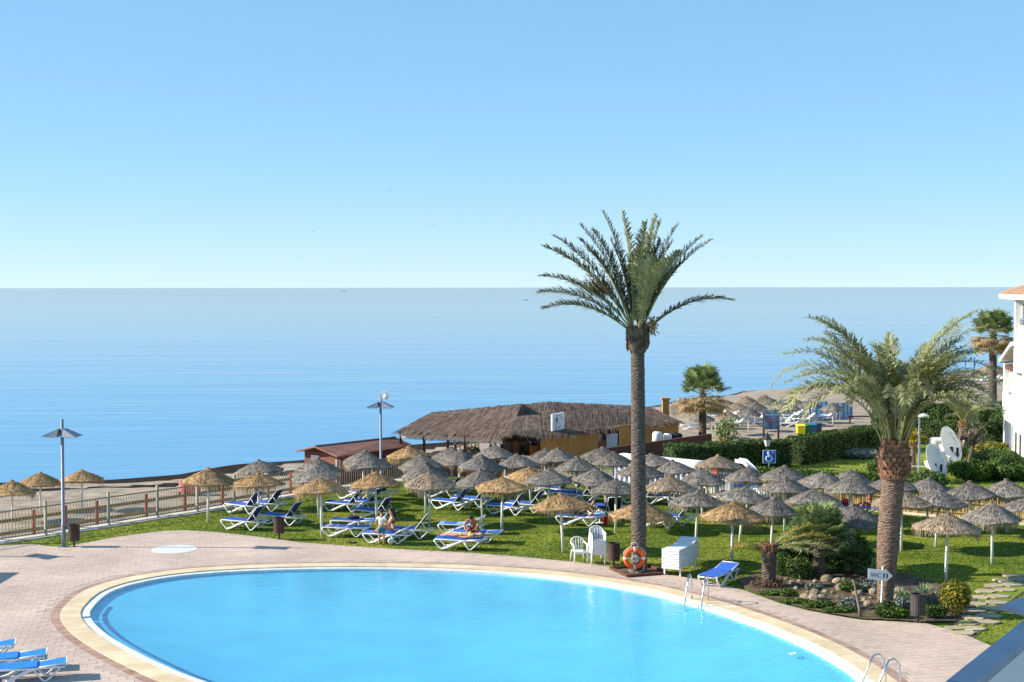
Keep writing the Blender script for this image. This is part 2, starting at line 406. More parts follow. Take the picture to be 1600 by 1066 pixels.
def sheet(name, outer, z, m, holes=(), kind='structure', parent=None):
    loops = [[Vector((p[0],p[1],0)) for p in outer]] + [[Vector((p[0],p[1],0)) for p in h] for h in holes]
    tris = tessellate_polygon(loops); v = [(p.x,p.y,z) for l in loops for p in l]
    f = []
    for t in tris:
        a, b, c = (v[i] for i in t)
        if (b[0]-a[0])*(c[1]-a[1])-(b[1]-a[1])*(c[0]-a[0]) < 0: t = (t[0], t[2], t[1])
        f.append(tuple(t))
    me = bpy.data.meshes.new(name); me.from_pydata(v, [], f); me.materials.append(M[m])
    o = put(name, me, parent)
    if not parent: tag(o, kind=kind)
    return o
LAWN = [p for p in fence_l] + kerb_r + [(46,3),(22.5,3)] + [xy(*p) for p in deck_px[::-1]]
sheet('lawn', PROP, -.03, 'lawn', [offset(POOL, .6)[::3]])
sheet('garden', GARDEN, -.05, 'lawn')
sheet('pool_deck', DECK, .0085, 'deck_base', [offset(POOL, .62)[::3]])
sheet('promenade', [xy(800,747),xy(850,751),xy(920,757.5),xy(1010,766.5),xy(1102,776.5),xy(1222,788),(14.5,72),(9.5,79),(3,78.6)], -.035, 'sand')

# pavers on the deck: courses slanting like the photograph's
PD_IN = np.array(DECK); ang = R(13); ca, sa = math.cos(ang), math.sin(ang)
pw, ph = .42, .30
pv = []; lim = offset(POOL, 1.17)
us = np.arange(-60, 60, pw); vsn = np.arange(15, 75, ph)
for k, vv in enumerate(vsn):
    uu = us+(pw/2 if k % 2 else 0)
    x = uu*ca-(vv)*sa; y = uu*sa+vv*ca
    ok = (y > 31) & (y < 58) & (np.abs(x) < y*.372+3) & ~inside(lim, x, y)
    for ddx, ddy in ((-1,-1),(1,-1),(1,1),(-1,1)):
        ax = x+ca*ddx*pw*.46-sa*ddy*ph*.46; ay = y+sa*ddx*pw*.46+ca*ddy*ph*.46
        ok &= inside(PD_IN, ax, ay) & ~inside(lim, ax, ay)
    for a, b in zip(x[ok], y[ok]): pv.append((a, b))
pv.sort(key=lambda q: q[1])
deck_o = bpy.data.objects['pool_deck']
pm = MB().add([(a*pw*.488, b*ph*.483, z) for z in (0,.014) for a, b in ((-1,-1),(1,-1),(1,1),(-1,1))], [(4,5,6,7),(0,1,5,4),(1,2,6,5),(2,3,7,6),(3,0,4,7)]).mesh('paver', 'paver')
for a, b in pv[:300]:
    o = put('paver', pm, deck_o); o.location = (a, b, .0); o.rotation_euler = (random.uniform(-.006,.006), random.uniform(-.006,.006), ang)
bulk = MB()
for a, b in pv[300:]:
    h = [.014+random.uniform(-.002,.002) for _ in range(4)]
    q = [(a+ca*dx*pw*.488-sa*dy*ph*.483, b+sa*dx*pw*.488+ca*dy*ph*.483) for dx, dy in ((-1,-1),(1,-1),(1,1),(-1,1))]
    bulk.add([(x,y,.0) for x, y in q]+[(x,y,z) for (x,y), z in zip(q, h)], [(4,5,6,7),(0,1,5,4),(1,2,6,5),(2,3,7,6),(3,0,4,7)])
tag(bulk.build('distant_pavers', 'paver', deck_o), kind='stuff')
# white circular inlay on the deck
c = P(272.5, 858.8); MBc = MB()
MBc.prism([(c.x+.86*math.cos(a), c.y+.86*math.sin(a)) for a in np.linspace(0, 2*math.pi, 40, endpoint=False)], .0, .02)
MBc.build('shower_tray', 'rim'); tag(bpy.data.objects['shower_tray'], 'round white tray set flush into the pink paving', 'shower tray')

# ================================================================== pool
pr = thing('swimming_pool', 'large curved swimming pool with bright blue water and sandstone coping', 'pool', (0,0,0))
def ring(name, d0, d1, z0, z1, m, count=None, gap=.006, every=None):
    a, b = offset(POOL, d0), offset(POOL, d1); n = len(POOL); step = every; i = 0; k = 0
    while i+step <= n:
        j = (i+step) % n
        if POOL[i][1] > 28:
            idx = [(i+t) % n for t in range(step+1)]
            inn = [a[t] for t in idx]; out = [b[t] for t in idx]
            def sh(p, q, f): return p+(q-p)*f
            inn[0] = sh(inn[0], inn[1], gap*4); out[0] = sh(out[0], out[1], gap*4)
            poly = [tuple(p) for p in inn]+[tuple(p) for p in out[::-1]]
            if sum(poly[t][0]*poly[(t+1)%len(poly)][1]-poly[(t+1)%len(poly)][0]*poly[t][1] for t in range(len(poly))) < 0: poly = poly[::-1]
            MB().prism(poly, z0, z1+random.uniform(-.002,.002)).build(name, m, pr)
        i += step; k += 1
ring('rim_tile', -.02, .25, -.16, .0, 'rim', every=2)
ring('coping_stone', .255, .86, -.14, .035, 'coping', every=3)
ring('border_brick', .865, 1.14, -.12, .022, 'border', every=1)
bed = MB(); n = len(POOL)
prof = [(.9,-.05),(.0,-.09),(-.012,-.10),(-.03,-.11),(-.3,-.15),(-.6,-.20),(-1.2,-.33),(-2.2,-.46),(-3.2,-.58),(-4.5,-.70),(-6,-.8),(-7.5,-.85)]
for d, z in prof:
    q = offset(POOL, d)
    if d < -.5: q = POOL.mean(0)+(POOL-POOL.mean(0))*(1+d/9.5)
    bed.v += [(p[0],p[1],z) for p in q]
for i in range(len(prof)-1):
    for k in range(n):
        k2 = (k+1) % n; bed.f.append((i*n+k, i*n+k2, (i+1)*n+k2, (i+1)*n+k))
bed.f.append(tuple((len(prof)-1)*n+k for k in range(n)))
bed.build('basin', 'pool_floor', pr, True)
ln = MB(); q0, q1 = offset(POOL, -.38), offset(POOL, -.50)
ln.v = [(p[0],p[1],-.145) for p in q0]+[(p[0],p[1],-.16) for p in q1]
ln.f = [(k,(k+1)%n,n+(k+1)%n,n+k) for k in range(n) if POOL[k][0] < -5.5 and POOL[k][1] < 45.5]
ln.build('dark_line', 'pool_line', pr)  # dark blue strip along the left part of the basin floor
wp = offset(POOL, .0)
wo = sheet('water', wp, -.06, 'pool_water', parent=pr)
qi = P(1239,1021,-.055); MB().tube([(qi.x+.09*math.cos(a), qi.y+.09*math.sin(a), -.056) for a in np.linspace(0,6.283,20)], .014, 6).build('skimmer_ring', 'rim', pr, True)
def ladder(px, py, rz, label, L=1.0):
    p = P(px, py, .0); t = thing('pool_ladder', label, 'ladder', p, rz, None)
    for sx in (-.27, .27):
        MB().tube([(sx,.62,.0),(sx,.60,.45),(sx,.54,.74),(sx,.40,.88),(sx,.22,.86),(sx,.08,.66),(sx,-.16,.22),(sx,-.22,0),(sx,-.24,-.55)], .024, 10).build('handrail', 'steel', t, True)
        MB().lathe([(.0,.03),(.06,.03),(.06,.012)], 12, (sx,.62,0)).build('floor_flange', 'steel', t)
    for z in (-.2,-.45): MB().box((0,-.24,z), (.5,.09,.03)).build('step', 'steel', t)
ladder(1086, 945, R(-22), 'steel pool ladder in front of the stacked white loungers')
ladder(1366, 1084, R(-62), 'steel pool ladder where the pool bends towards the white balcony wall')

# ================================================================== kerb and fences
def strip(pts, w0, w1, z0, z1, m, name, parent=None):
    mb = MB(); pts = [np.array(p) for p in pts]; n = len(pts); a = []; b = []
    for i in range(n):
        t = pts[min(i+1,n-1)]-pts[max(i-1,0)]; t = t/np.linalg.norm(t); nn = np.array([-t[1], t[0]])
        a.append(pts[i]+nn*w0); b.append(pts[i]+nn*w1)
    for i in range(n-1):
        q = [a[i], a[i+1], b[i+1], b[i]]
        if sum(q[k][0]*q[(k+1)%4][1]-q[(k+1)%4][0]*q[k][1] for k in range(4)) < 0: q = q[::-1]
        mb.prism([tuple(p) for p in q], z0, z1)
    return mb.build(name, m, parent)
tag(strip(fence_ext[1:]+fence_l, .0, .75, -1.6, .02, 'concrete', 'kerb'), kind='structure')
tag(strip(kerb_r, -.0, .28, -1.6, .05, 'concrete', 'kerb'), kind='structure')
picket_me = MB().tube([(0,0,.06),(0,0,1.12)], .013, 5).mesh('picket', 'fence_metal')
post_me = MB().box((0,0,.68), (.10,.10,1.36)).add([(-.06,-.06,1.36),(.06,-.06,1.36),(.06,.06,1.36),(-.06,.06,1.36),(0,0,1.40)], [(0,1,4),(1,2,4),(2,3,4),(3,0,4)]).mesh('post', 'fence_post')
def picket_fence(pts, off, label, name='picket_fence', maxp=300, wood=False, z=0.02, pm='fence_metal'):
    t = thing(name, label, 'fence', (0,0,0)); npk = 0; rest = MB()
    pts = [np.array(p) for p in pts]
    for i in range(len(pts)-1):
        a, b = pts[i], pts[i+1]; d = b-a; L = np.linalg.norm(d); u = d/L; nn = np.array([-u[1], u[0]])*off
        a = a+nn; b = b+nn; ns = max(1, round(L/2.5))
        for k in range(ns):
            p = a+u*L*k/ns; o = put('post', post_me, t); o.location = (p[0],p[1],z); o.rotation_euler = (0,0,math.atan2(u[1],u[0]))
        for zz, h in ((1.15,.05),(.10,.035)):
            MB().beam((a[0],a[1],z+zz), (b[0],b[1],z+zz), .04, h).build('rail', pm, t)
        m = int(L/.135)
        for k in range(m):
            p = a+u*(k+.5)*L/m
            if npk < maxp:
                o = put('picket', picket_me, t); o.location = (p[0],p[1],z); npk += 1
            else: rest.box((p[0],p[1],z+.59), (.024,.024,1.06))
    if rest.v: tag(rest.build('distant_pickets', 'fence_metal', t), kind='stuff')
    return t
picket_fence([fence_ext[2]]+fence_l, .45, 'grey metal picket fence with square posts between lawn and beach')
picket_fence(kerb_r[:7], .14, 'grey metal picket fence in front of the white awning and hedge')
# low beach rail of red posts and olive planks just beyond
rf = thing('plank_rail_fence', 'red posts with two olive plank rails along the beach walk', 'fence')
pts = [fence_ext[2]]+fence_l[:9]; rp_me = MB().box((0,0,.55), (.12,.12,1.5)).mesh('post', 'red_wood')
for i in range(len(pts)-1):
    a, b = np.array(pts[i]), np.array(pts[i+1]); L = np.linalg.norm(b-a); u = (b-a)/L; nn = np.array([-u[1],u[0]])*1.25
    a = a+nn; b = b+nn; ns = max(1, round(L/1.75))
    for k in range(ns):
        p = a+u*L*k/ns; o = put('post', rp_me, rf); o.location = (p[0],p[1],-.35); o.rotation_euler = (0,0,math.atan2(u[1],u[0]))
    for zz in (.16,.66):
        MB().beam((a[0]-nn[0]*.06,a[1]-nn[1]*.06,zz), (b[0]-nn[0]*.06,b[1]-nn[1]*.06,zz), .045, .14).build('plank', 'rail_wood', rf)
# bamboo screen on the right
bf = thing('bamboo_screen', 'tan bamboo cane screen along the garden hedge', 'screen')
cane = MB().tube([(0,0,0),(0,0,1.0)], .05, 6).mesh('cane', 'bamboo')
kr = np.array(kerb_r[5:9]+[(23.5,59.2)]); dd = np.r_[0, np.cumsum(np.linalg.norm(np.diff(kr, axis=0), axis=1))]
for ss in np.arange(0, dd[-1], .095):
    x, y = np.interp(ss, dd, kr[:,0]), np.interp(ss, dd, kr[:,1])
    o = put('cane', cane, bf); o.location = (x+.12+random.uniform(-.02,.02), y+.2+random.uniform(-.02,.02), 0); o.scale = (1,1,random.uniform(.86,1.02)); o.rotation_euler = (random.uniform(-.02,.02),)*2+(0,)
for zz in (.25,.7): 
    for i in range(len(kr)-1): MB().beam((kr[i][0]+.05,kr[i][1]+.13,zz), (kr[i+1][0]+.05,kr[i+1][1]+.13,zz), .02, .05).build('batten', 'bamboo', bf)
# lawn blades
def grass_patch(name, poly, holes, bounds, n, zz, h=.06, m='grass'):
    x = rng.uniform(bounds[0], bounds[1], n); y = rng.uniform(bounds[2], bounds[3], n)
    ok = inside(poly, x, y) & (np.abs(x) < y*.375+3.5)
    for hh in holes: ok &= ~inside(hh, x, y)
    x, y = x[ok], y[ok]; n = len(x); K = 3
    x = np.repeat(x, K)+rng.normal(0,.02,n*K); y = np.repeat(y, K)+rng.normal(0,.02,n*K); n *= K
    a = rng.uniform(0, 6.28, n); ww = rng.uniform(.012,.03,n); hh = h*rng.uniform(.5,1.3,n); lx = rng.normal(0,.025,n); ly = rng.normal(0,.025,n)
    v = np.zeros((n,3,3)); v[:,0] = np.c_[x-np.cos(a)*ww, y-np.sin(a)*ww, np.full(n,zz)]; v[:,1] = np.c_[x+np.cos(a)*ww, y+np.sin(a)*ww, np.full(n,zz)]
    v[:,2] = np.c_[x+lx, y+ly, zz+hh]
    tag(put(name, np_mesh(name, v.reshape(-1,3), np.arange(n*3).reshape(-1,3), m)), 'short mown grass blades '+('of the lawn under the straw parasols' if name == 'grass' else 'of the garden lawn behind the low hedge'), 'grass', kind='stuff')
PATHPX = [(1478,985),(1498,962),(1530,925),(1560,908),(1600,896),(1640,905),(1600,925),(1560,955),(1535,985),(1520,998)]
BEDPX = [(1152,905),(1185,897),(1260,892),(1340,893),(1420,898),(1490,920),(1525,935),(1522,960),(1490,972),(1450,973),(1395,969.5),(1345,967),(1310,961.5),(1260,952),(1215,940),(1165,921)]
BED = [xy(*p) for p in BEDPX]
grass_patch('grass', PROP, [DECK, BED], (-22,26,36,78), 300000, -.03, .028)
grass_patch('garden_grass', GARDEN, [], (2,45,60,100), 40000, -.05, .08)
# ================================================================== straw parasols
def make_parasol(seed, m, fm, tip=None, H=2.25, RR=1.10, droop=1.0):
    rd = random.Random(seed)
    root = thing('straw_parasol', '', 'parasol', (0,0,0))
    MB().tube([(0,0,-.05),(0,0,1.0),(0,0,2.12)], [.052,.05,.046], 10).build('pole', 'white_paint', root, True)
    ph = [rd.uniform(0,6.28) for _ in range(6)]
    def zf(r):
        t = r/RR
        return H-.02-.55*droop*(.10*t+.30*t**.6+.60*t**1.5) + .038*(1-((t*4.3) % 1))*min(1,t*4)
    N = 30
    rs = [.03,.07,.10,.13]+[.13+(RR-.13)*i/16 for i in range(1,17)]
    prof = [(r, zf(r)) for r in rs]+[(RR-.03, zf(RR)-.05),(RR*.6, zf(RR*.6)-.10),(.06, zf(.1)-.2)]
    def jit(i, k, a):
        r = prof[i][0]; q = r/RR
        return (q*(.035*math.sin(3*a+ph[0])+.03*math.sin(7*a+ph[1])), q*(.03*math.sin(2*a+ph[2])+.02*math.sin(5*a+ph[3]))+rd.uniform(-.012,.012))
    c = MB().lathe(prof, 44, jit=jit)
    for _ in range(760):      # straw lying down the slope in layers
        a = rd.uniform(0,6.283); r0 = rd.uniform(.04,RR-.1); ln = rd.uniform(.12,.32); r1 = min(RR+.05, r0+ln); da = rd.uniform(-.18,.18)*(.4/(r0+.3))
        wd = rd.uniform(.008,.02); lift = rd.uniform(.006,.05)
        def pt(r, aa, l):
            q = r/RR; rr = r+q*(.035*math.sin(3*aa+ph[0])+.03*math.sin(7*aa+ph[1]))
            return Vector((rr*math.cos(aa), rr*math.sin(aa), zf(min(r,RR))+q*(.03*math.sin(2*aa+ph[2])+.02*math.sin(5*aa+ph[3]))+l))
        p0, p1 = pt(r0, a, .012), pt(r1, a+da, lift); sd = Vector((-math.sin(a), math.cos(a), 0))*wd
        c.add([p0-sd, p0+sd, p1+sd*.5, p1-sd*.5], [(0,1,2,3)])
    co = c.build('canopy', m, root)
    f = MB()
    for k in range(420):
        a = rd.uniform(0,6.283); r = RR*rd.uniform(.9,1.0)+.035*math.sin(3*a+ph[0])+.03*math.sin(7*a+ph[1]); z = zf(RR*.97)+.03*math.sin(2*a+ph[2])+.02*math.sin(5*a+ph[3])
        ln = rd.uniform(.08,.28)*(1+.5*math.sin(2*a+ph[4])); wd = rd.uniform(.008,.018); out = rd.uniform(-.02,.06)
        p0 = Vector((r*math.cos(a), r*math.sin(a), z)); p1 = Vector(((r+out)*math.cos(a+rd.uniform(-.05,.05)), (r+out)*math.sin(a), z-ln)); sd = Vector((-math.sin(a), math.cos(a), 0))*wd
        f.add([p0-sd, p0+sd, p1+sd*.4, p1-sd*.4], [(0,1,2,3)])
    tag(f.build('fringe', fm, co), kind='stuff')
    t = MB()
    t.lathe([(.02,H+.03),(.075,H+.01),(.10,H-.05),(.085,H-.10),(.12,H-.13)], 14, jit=lambda i,k,a:(rd.uniform(-.02,.02), rd.uniform(-.02,.02)))
    for _ in range(40):
        a = rd.uniform(0,6.283); p0 = Vector((.05*math.cos(a), .05*math.sin(a), H-.06)); p1 = Vector((.13*math.cos(a), .13*math.sin(a), H+rd.uniform(-.03,.07))); sd = Vector((-math.sin(a), math.cos(a), 0))*.012
        t.add([p0-sd, p0+sd, p1], [(0,1,2)])
    t.build('top_tuft', tip or m, root)
    return root
PROTO = {'g': [make_parasol(s, 'straw_grey', 'fringe_grey', RR=1.07+.03*(s%3), droop=.9+.08*(s%4)) for s in (1,2,3,4,5,6)],
         'y': [make_parasol(s, 'straw_gold', 'fringe_gold', droop=.85+.1*(s%3)) for s in (11,12,13)],
         'b': [make_parasol(21, 'straw_brown', 'fringe_grey')],
         't': [make_parasol(31, 'straw_brown', 'fringe_grey', 'straw_gold')],
         'm': [make_parasol(41, 'straw_brown', 'fringe_grey', 'straw_grey', RR=1.1, droop=.9)]}
PUSED = {}
def parasol(kind, px, py, label, group=None, zg=0, H=2.25, sc=1, D=None, tilt=(0,0)):
    pr_ = PROTO[kind]; k = random.randrange(len(pr_)); pp = pr_[k]
    loc = P(px, py, zg+H*sc) if D is None else PD(px, py, D); loc.z = zg
    o = place(pp, PUSED.get((kind,k)), loc, random.uniform(0,6.28), label, sc); PUSED[(kind,k)] = True
    o.scale = (sc*random.uniform(.96,1.05), sc*random.uniform(.96,1.05), sc*random.uniform(.97,1.03))
    if group: o['group'] = group
    elif 'group' in o: del o['group']
    o.rotation_euler = (random.gauss(0,.03)+tilt[0], random.gauss(0,.03)+tilt[1], o.rotation_euler[2]); return o
GREY = 'weathered grey straw parasol on a white pole on the lawn'; GOLD = 'fresh golden straw parasol on a white pole on the lawn'
grey = [(409,720),(495,715),(497.7,730),(565,703),(573.7,711),(659.4,708.3),(665,723.8),(705.9,699),(715.7,704),(773.4,696.3),(748,711),(753.7,735),(810,711),(854.9,699),(869,702),(901.3,713.2),(939.3,698.4),(958.3,705.5),(857,734.3),(929.5,730),(961.9,747),(1020.8,711),(1054.6,718),(998,722),(1098,734),(1167,728.7),(1087,767.4),(1156,759),(1224,727.3),(1226,747.7),(1285,734.3),(1328,733),(1330,746.3),(1272,763),(1205,776.6),(1336,789),(1394,745),(1449,745),(1463,764.6),(1518.6,752),(1572.8,749),(1551,786.4),(1607,774)]
gold = [(324,731.5),(403.5,738),(502,748.4),(589,735.7),(638.4,696),(784,743.5),(880,768.8),(999,783),(1144,786.4)]
GOLDL = ['golden straw parasol by the picket fence with no lounger under it', 'golden straw parasol over the four blue loungers by the fence', 'golden straw parasol between the slatted bin and the towel covered lounger', 'golden straw parasol right behind the standing boy', 'golden straw parasol beside the brown shed', 'golden straw parasol next to the bending man and lying sunbather', 'golden straw parasol standing alone beside the stack of white armchairs', 'golden straw parasol half hidden by the tall palm trunk', 'golden straw parasol behind the blue lounger at the pool ladder']
SPEC = {(1205,776.6): 'grey straw parasol right behind the golden one at the pool ladder', (1336,789): 'grey straw parasol behind the bushy fan palm', (1551,786.4): 'grey straw parasol beside the broad brown one near the stone path', (961.9,747): 'grey straw parasol shading the person in grey and black lounger back', (1087,767.4): 'grey straw parasol between the tall palm and the golden one', (409,720): 'grey straw parasol behind the four blue loungers by the fence', (753.7,735): 'grey straw parasol directly behind the golden one by the bending man', (857,734.3): 'grey straw parasol behind the lone golden one', (998,722): 'grey straw parasol hidden behind the tall palm trunk'}
for p in grey:
    x, y = p
    if p in SPEC: lb, gr = SPEC[p], None
    elif x < 600: lb, gr = 'grey straw parasol between the picket fence and the brown shed', 'grey parasols by the picket fence'
    elif x < 900 and y < 716: lb, gr = 'grey straw parasol in front of the red plank terrace fence', 'grey parasols by the terrace fence'
    elif x < 1110 and y < 725: lb, gr = 'grey straw parasol in front of the white awning and brown wall', 'grey parasols by the white awning'
    elif x > 1370: lb, gr = 'grey straw parasol before the bamboo screen, beyond the thick palm', 'grey parasols by the bamboo screen'
    elif x > 1200: lb, gr = 'grey straw parasol between the low bright hedge and bushy fan palm', 'grey parasols by the bright hedge'
    else: lb, gr = 'grey straw parasol in the middle of the lawn', 'grey parasols in the middle of the lawn'
    parasol('g', *p, lb, gr, sc=random.uniform(.94,1.0))
for p, lb in zip(gold, GOLDL): parasol('y', *p, lb, None, sc=random.uniform(.98,1.03))
parasol('b', 671.4, 737.9, 'brownish grey straw parasol beside the raised navy lounger and seated woman')
parasol('t', 1122, 709.7, 'brown straw parasol with a golden tuft in front of the fan palm trunk')
parasol('t', 1046, 742.8, 'brown straw parasol with a greenish gold crown behind the tall palm')
parasol('y', 830, 727, 'golden straw parasol sagging to one side beside the terrace fence', tilt=(.12,.1), sc=.86)
parasol('m', 1478.5, 804.7, 'broad brown straw parasol on its own in the lawn nearest the stone path')
parasol('m', 1409, 768, 'brown straw parasol half hidden behind the thick palm trunk')
# on the beach, left
for p in ((62,737),(127,736.5),(18,752)):
    pos = P(*p, .75); parasol('y', *p, 'pale golden straw parasol on the sand beyond the plank rail', 'parasols on the left beach', zg=-1.45, sc=.98)
# on the far beach
for p in ((1192,617),(1165,619),(1180,627.5),(1169.5,636.5),(1136.5,641),(1238.5,621.5),(1234,630),(1265.5,626),(1302,630),(1135,626),(1223,628),(1054,632),(1097,645.6),(1204,622),(1152,629),(1110,633)):
    parasol(random.choice('gb'), *p, 'grey brown straw parasol over white loungers on the far sand', 'parasols on the far beach', zg=-1.3, sc=.88)
parasol('b', 1549, 566.5, 'large dark straw parasol at the far waterline by the fan palm', zg=-1.5, sc=1.5)

# ================================================================== sun loungers
def make_lounger(back, sm='sling', bm='navy', m='white_plastic'):
    root = thing('sun_lounger', '', 'sun lounger')
    W = .33
    for sy in (-1, 1):
        y = sy*W
        MB().tube([(-.97,y,.33),(-.9,y,.385),(-.4,y,.375),(.2,y,.36),(.95,y,.36)], [.024,.028,.028,.028,.024], 8).build('side_rail', m, root, True)
        g = MB().tube([(-.95,y,.34),(-.9,y,.25),(-.70,y,.035),(-.62,y,.03),(-.45,y,.07),(-.15,y,.22),(.12,y,.33),(.3,y,.36)], [.028,.028,.034,.042,.05,.05,.04,.028], 8)
        g.build('front_leg', m, root, True)
        MB().tube([(.18,y,.35),(.34,y,.12),(.42,y,.03),(.50,y,.03),(.62,y,.14),(.84,y,.35)], [.024,.026,.03,.03,.026,.024], 8).build('rear_leg', m, root, True)
    MB().tube([(.93,-W,.36),(.93,W,.36)], .022, 8).tube([(-.96,-W,.34),(-.96,W,.34)], .022, 8).tube([(-.66,-W,.04),(-.66,W,.04)], .02, 6).build('cross_bar', m, root, True)
    s = MB(); n = 9; v = []
    for i in range(n+1):
        x = -.95+i*(1.22)/n; sag = -.02*math.sin(math.pi*i/n)
        v.append((x, .422+sag))
    for i in range(n):
        (x0,z0),(x1,z1) = v[i], v[i+1]
        s.plate([(x0,-W-.01,z0),(x1,-W-.01,z1),(x1,W+.01,z1),(x0,W+.01,z0)], .03)
    s.build('seat_sling', sm, root)
    a = R(back); hx, hz = .26, .385; L = .74; cx, cz = math.cos(a), math.sin(a)
    b = MB().plate([(hx,-W+.03,hz),(hx+cx*L,-W+.03,hz+cz*L),(hx+cx*L,W-.03,hz+cz*L),(hx,W-.03,hz)], .022)
    bo = b.build('backrest', bm, root)
    fr = MB()
    for sy in (-1,1): fr.tube([(hx,sy*(W-.02),hz-.01),(hx+cx*L,sy*(W-.02),hz+cz*L-.01)], .02, 6)
    fr.tube([(hx+cx*L,-W+.02,hz+cz*L),(hx+cx*L,W-.02,hz+cz*L)], .02, 6); fr.build('backrest_frame', m, bo, True)
    if back > 12:
        q = MB()
        for sy in (-1,1): q.tube([(hx+cx*L*.55, sy*(W-.03), hz+cz*L*.55), (hx+cx*L*.55+.26, sy*(W-.03), .37)], .013, 6)
        q.build('backrest_prop', m, root, True)
    return root
LP = {'up': make_lounger(52), 'mid': make_lounger(26), 'flat': make_lounger(4, 'sling', 'sling'), 'white': make_lounger(38, 'white_plastic', 'white_plastic'),
      'azure': make_lounger(5, 'azure', 'azure'), 'dark': make_lounger(58, 'black_cloth', 'black_cloth')}
LU = {}
def lounger(kind, x0, y0, x1, y1, label, group=None, zg=0):
    a, b = P(x0, y0, zg), P(x1, y1, zg); c = (a+b)/2; rz = math.atan2(b.y-a.y, b.x-a.x)
    u = Vector((math.cos(rz), math.sin(rz), 0))
    # legs seen are the near side: shift the lounger away by half its width
    c = c + u*.12 + Vector((-u.y, u.x, 0))*.33
    o = place(LP[kind], LU.get(kind), (c.x, c.y, zg), rz, label); LU[kind] = True
    if group: o['group'] = group
    elif 'group' in o: del o['group']
    return o
RZ = 24
def lg(kind, cx, cy, label, group=None, rz=None, zg=0):
    c = P(cx, cy, zg); rz = R(-(rz if rz is not None else random.uniform(16,28)))
    c = c+Vector((math.sin(-rz)*0, .3, 0))
    o = place(LP[kind], LU.get(kind), (c.x, c.y, zg), rz, label); LU[kind] = True
    if group: o['group'] = group
    elif 'group' in o: del o['group']
    return o
ROW = 'blue sling sun lounger with raised navy back and white frame, empty on the lawn'; RG = 'empty blue loungers under the lawn parasols'
for cx, cy in ((381,828.5),(382,803),(414,799.5),(442,821),(539,800),(570,797),(585,812.5),(556,781),(590,780),(707,797),(738,792.5),(695,778),(716,771),(795,805),(824,801),(853,771),(906,785.5),(888,783),(1005,788),(1040,789),(1030,825),(1055,821),(985,782),(870,776)):
    if cx < 480: lb, gr = 'empty blue lounger with raised navy back by the picket fence', 'empty loungers by the picket fence'
    elif cx < 620: lb, gr = 'empty blue lounger with raised navy back behind the boy and towel lounger', 'empty loungers behind the boy'
    elif cx < 770: lb, gr = 'empty blue lounger with raised navy back behind the bending man', 'empty loungers behind the bending man'
    elif cx < 930: lb, gr = 'empty blue lounger with raised navy back around the lone golden parasol', 'empty loungers around the lone golden parasol'
    else: lb, gr = 'empty blue lounger with raised navy back behind the tall palm', 'empty loungers behind the tall palm'
    lg('up', cx, cy, lb, gr)
L5 = lg('flat', 541, 839.5, 'flat blue lounger with a patterned towel, in front of the golden parasol pole', rz=8)
L6 = lg('flat', 553, 828.5, 'flat blue lounger with a purple bag behind the towel covered one', rz=8)
L12 = lg('mid', 606, 850, 'blue lounger on which the woman sits beside the white ball', rz=12)
L13 = lg('up', 640, 842.5, 'blue lounger with raised navy back behind the seated woman', rz=10)
L14 = lg('flat', 719, 859.5, 'blue lounger at the paving edge with the sunbather lying on it', rz=12)
L15 = lg('flat', 745, 848, 'flat blue lounger directly behind the lying sunbather', rz=10)
L16 = lg('mid', 722, 834.5, 'blue lounger with a light blue towel and slightly raised back', rz=6)
L26 = lg('flat', 906, 822, 'blue lounger under the tanned sunbather leaning back', rz=14)
L27 = lg('dark', 955, 812, 'lounger with black towelled back turned to the pool, person in grey beyond', rz=75)
L33 = lg('flat', 1303, 806, 'flat blue lounger near the bamboo screen and red bag', rz=10)
# azure loungers on the deck, lower left
for i, (cx, cy, rz, lb) in enumerate(((-43,1037,-17,'dark blue lounger behind the two bright blue ones on the paving'),(5,1053,-17,'bright azure lounger in the middle of three on the paving'),(35,1068,-17,'blue lounger with azure sling in front of its two neighbours on the paving'))):
    lg('azure', cx, cy, lb, rz=rz)
# far-beach white loungers
for cx, cy in ((1083,672),(1128,664),(1150,668),(1180,664),(1160,656),(1195,668),(1222,668),(1238,669),(1258,662),(1290,658),(1240,656),(1205,655),(1120,657),(1140,657),(1302,656),(1228,661),(1172,657),(1255,654)):
    lg('white', cx, cy, 'white lounger with raised back on the far sand', 'white loungers on the far beach', rz=random.uniform(-15,25), zg=-1.3)
for cx, cy in ((1530,600),(1540,599),(1550,598.5),(1560,598)):
    lg('white', cx, cy, 'white lounger in the row by the blue posts at the far waterline', 'white loungers by the blue posts', rz=0, zg=-1.5)
for k, q in LP.items():
    if not LU.get(k):
        for ch in list(q.children): bpy.data.objects.remove(ch)
        bpy.data.objects.remove(q)
# towels and bags on loungers (things of their own)
def drape(parent_o, x0, x1, m, name, label, cat, w=.6, z=.42, drop=.0):
    mb = MB(); n = 8; mw = parent_o.matrix_basis
    for i in range(n):
        xa, xb = x0+(x1-x0)*i/n, x0+(x1-x0)*(i+1)/n
        za = z+.012*math.sin(i*2.3)-.03*math.sin(math.pi*i/n); zb = z+.012*math.sin((i+1)*2.3)-.03*math.sin(math.pi*(i+1)/n)
        mb.plate([(xa,-w/2,za),(xb,-w/2,zb),(xb,w/2,zb),(xa,w/2,za)], .012)
        if drop: mb.plate([(xa,-w/2-.004,za-drop),(xb,-w/2-.004,zb-drop),(xb,-w/2-.004,zb),(xa,-w/2-.004,za)], .01)
    o = mb.build(name, m); o.location = parent_o.location; o.rotation_euler = parent_o.rotation_euler
    return tag(o, label, cat)
drape(L5, -.85, .3, 'towel_pattern', 'towel', 'purple and white patterned towel on the flat front lounger', 'towel', .64, .425, .06)
drape(L16, -.9, .1, 'towel_blue', 'towel', 'light blue flowered towel on the lounger behind the two sunbathers', 'towel', .66, .425, .05)
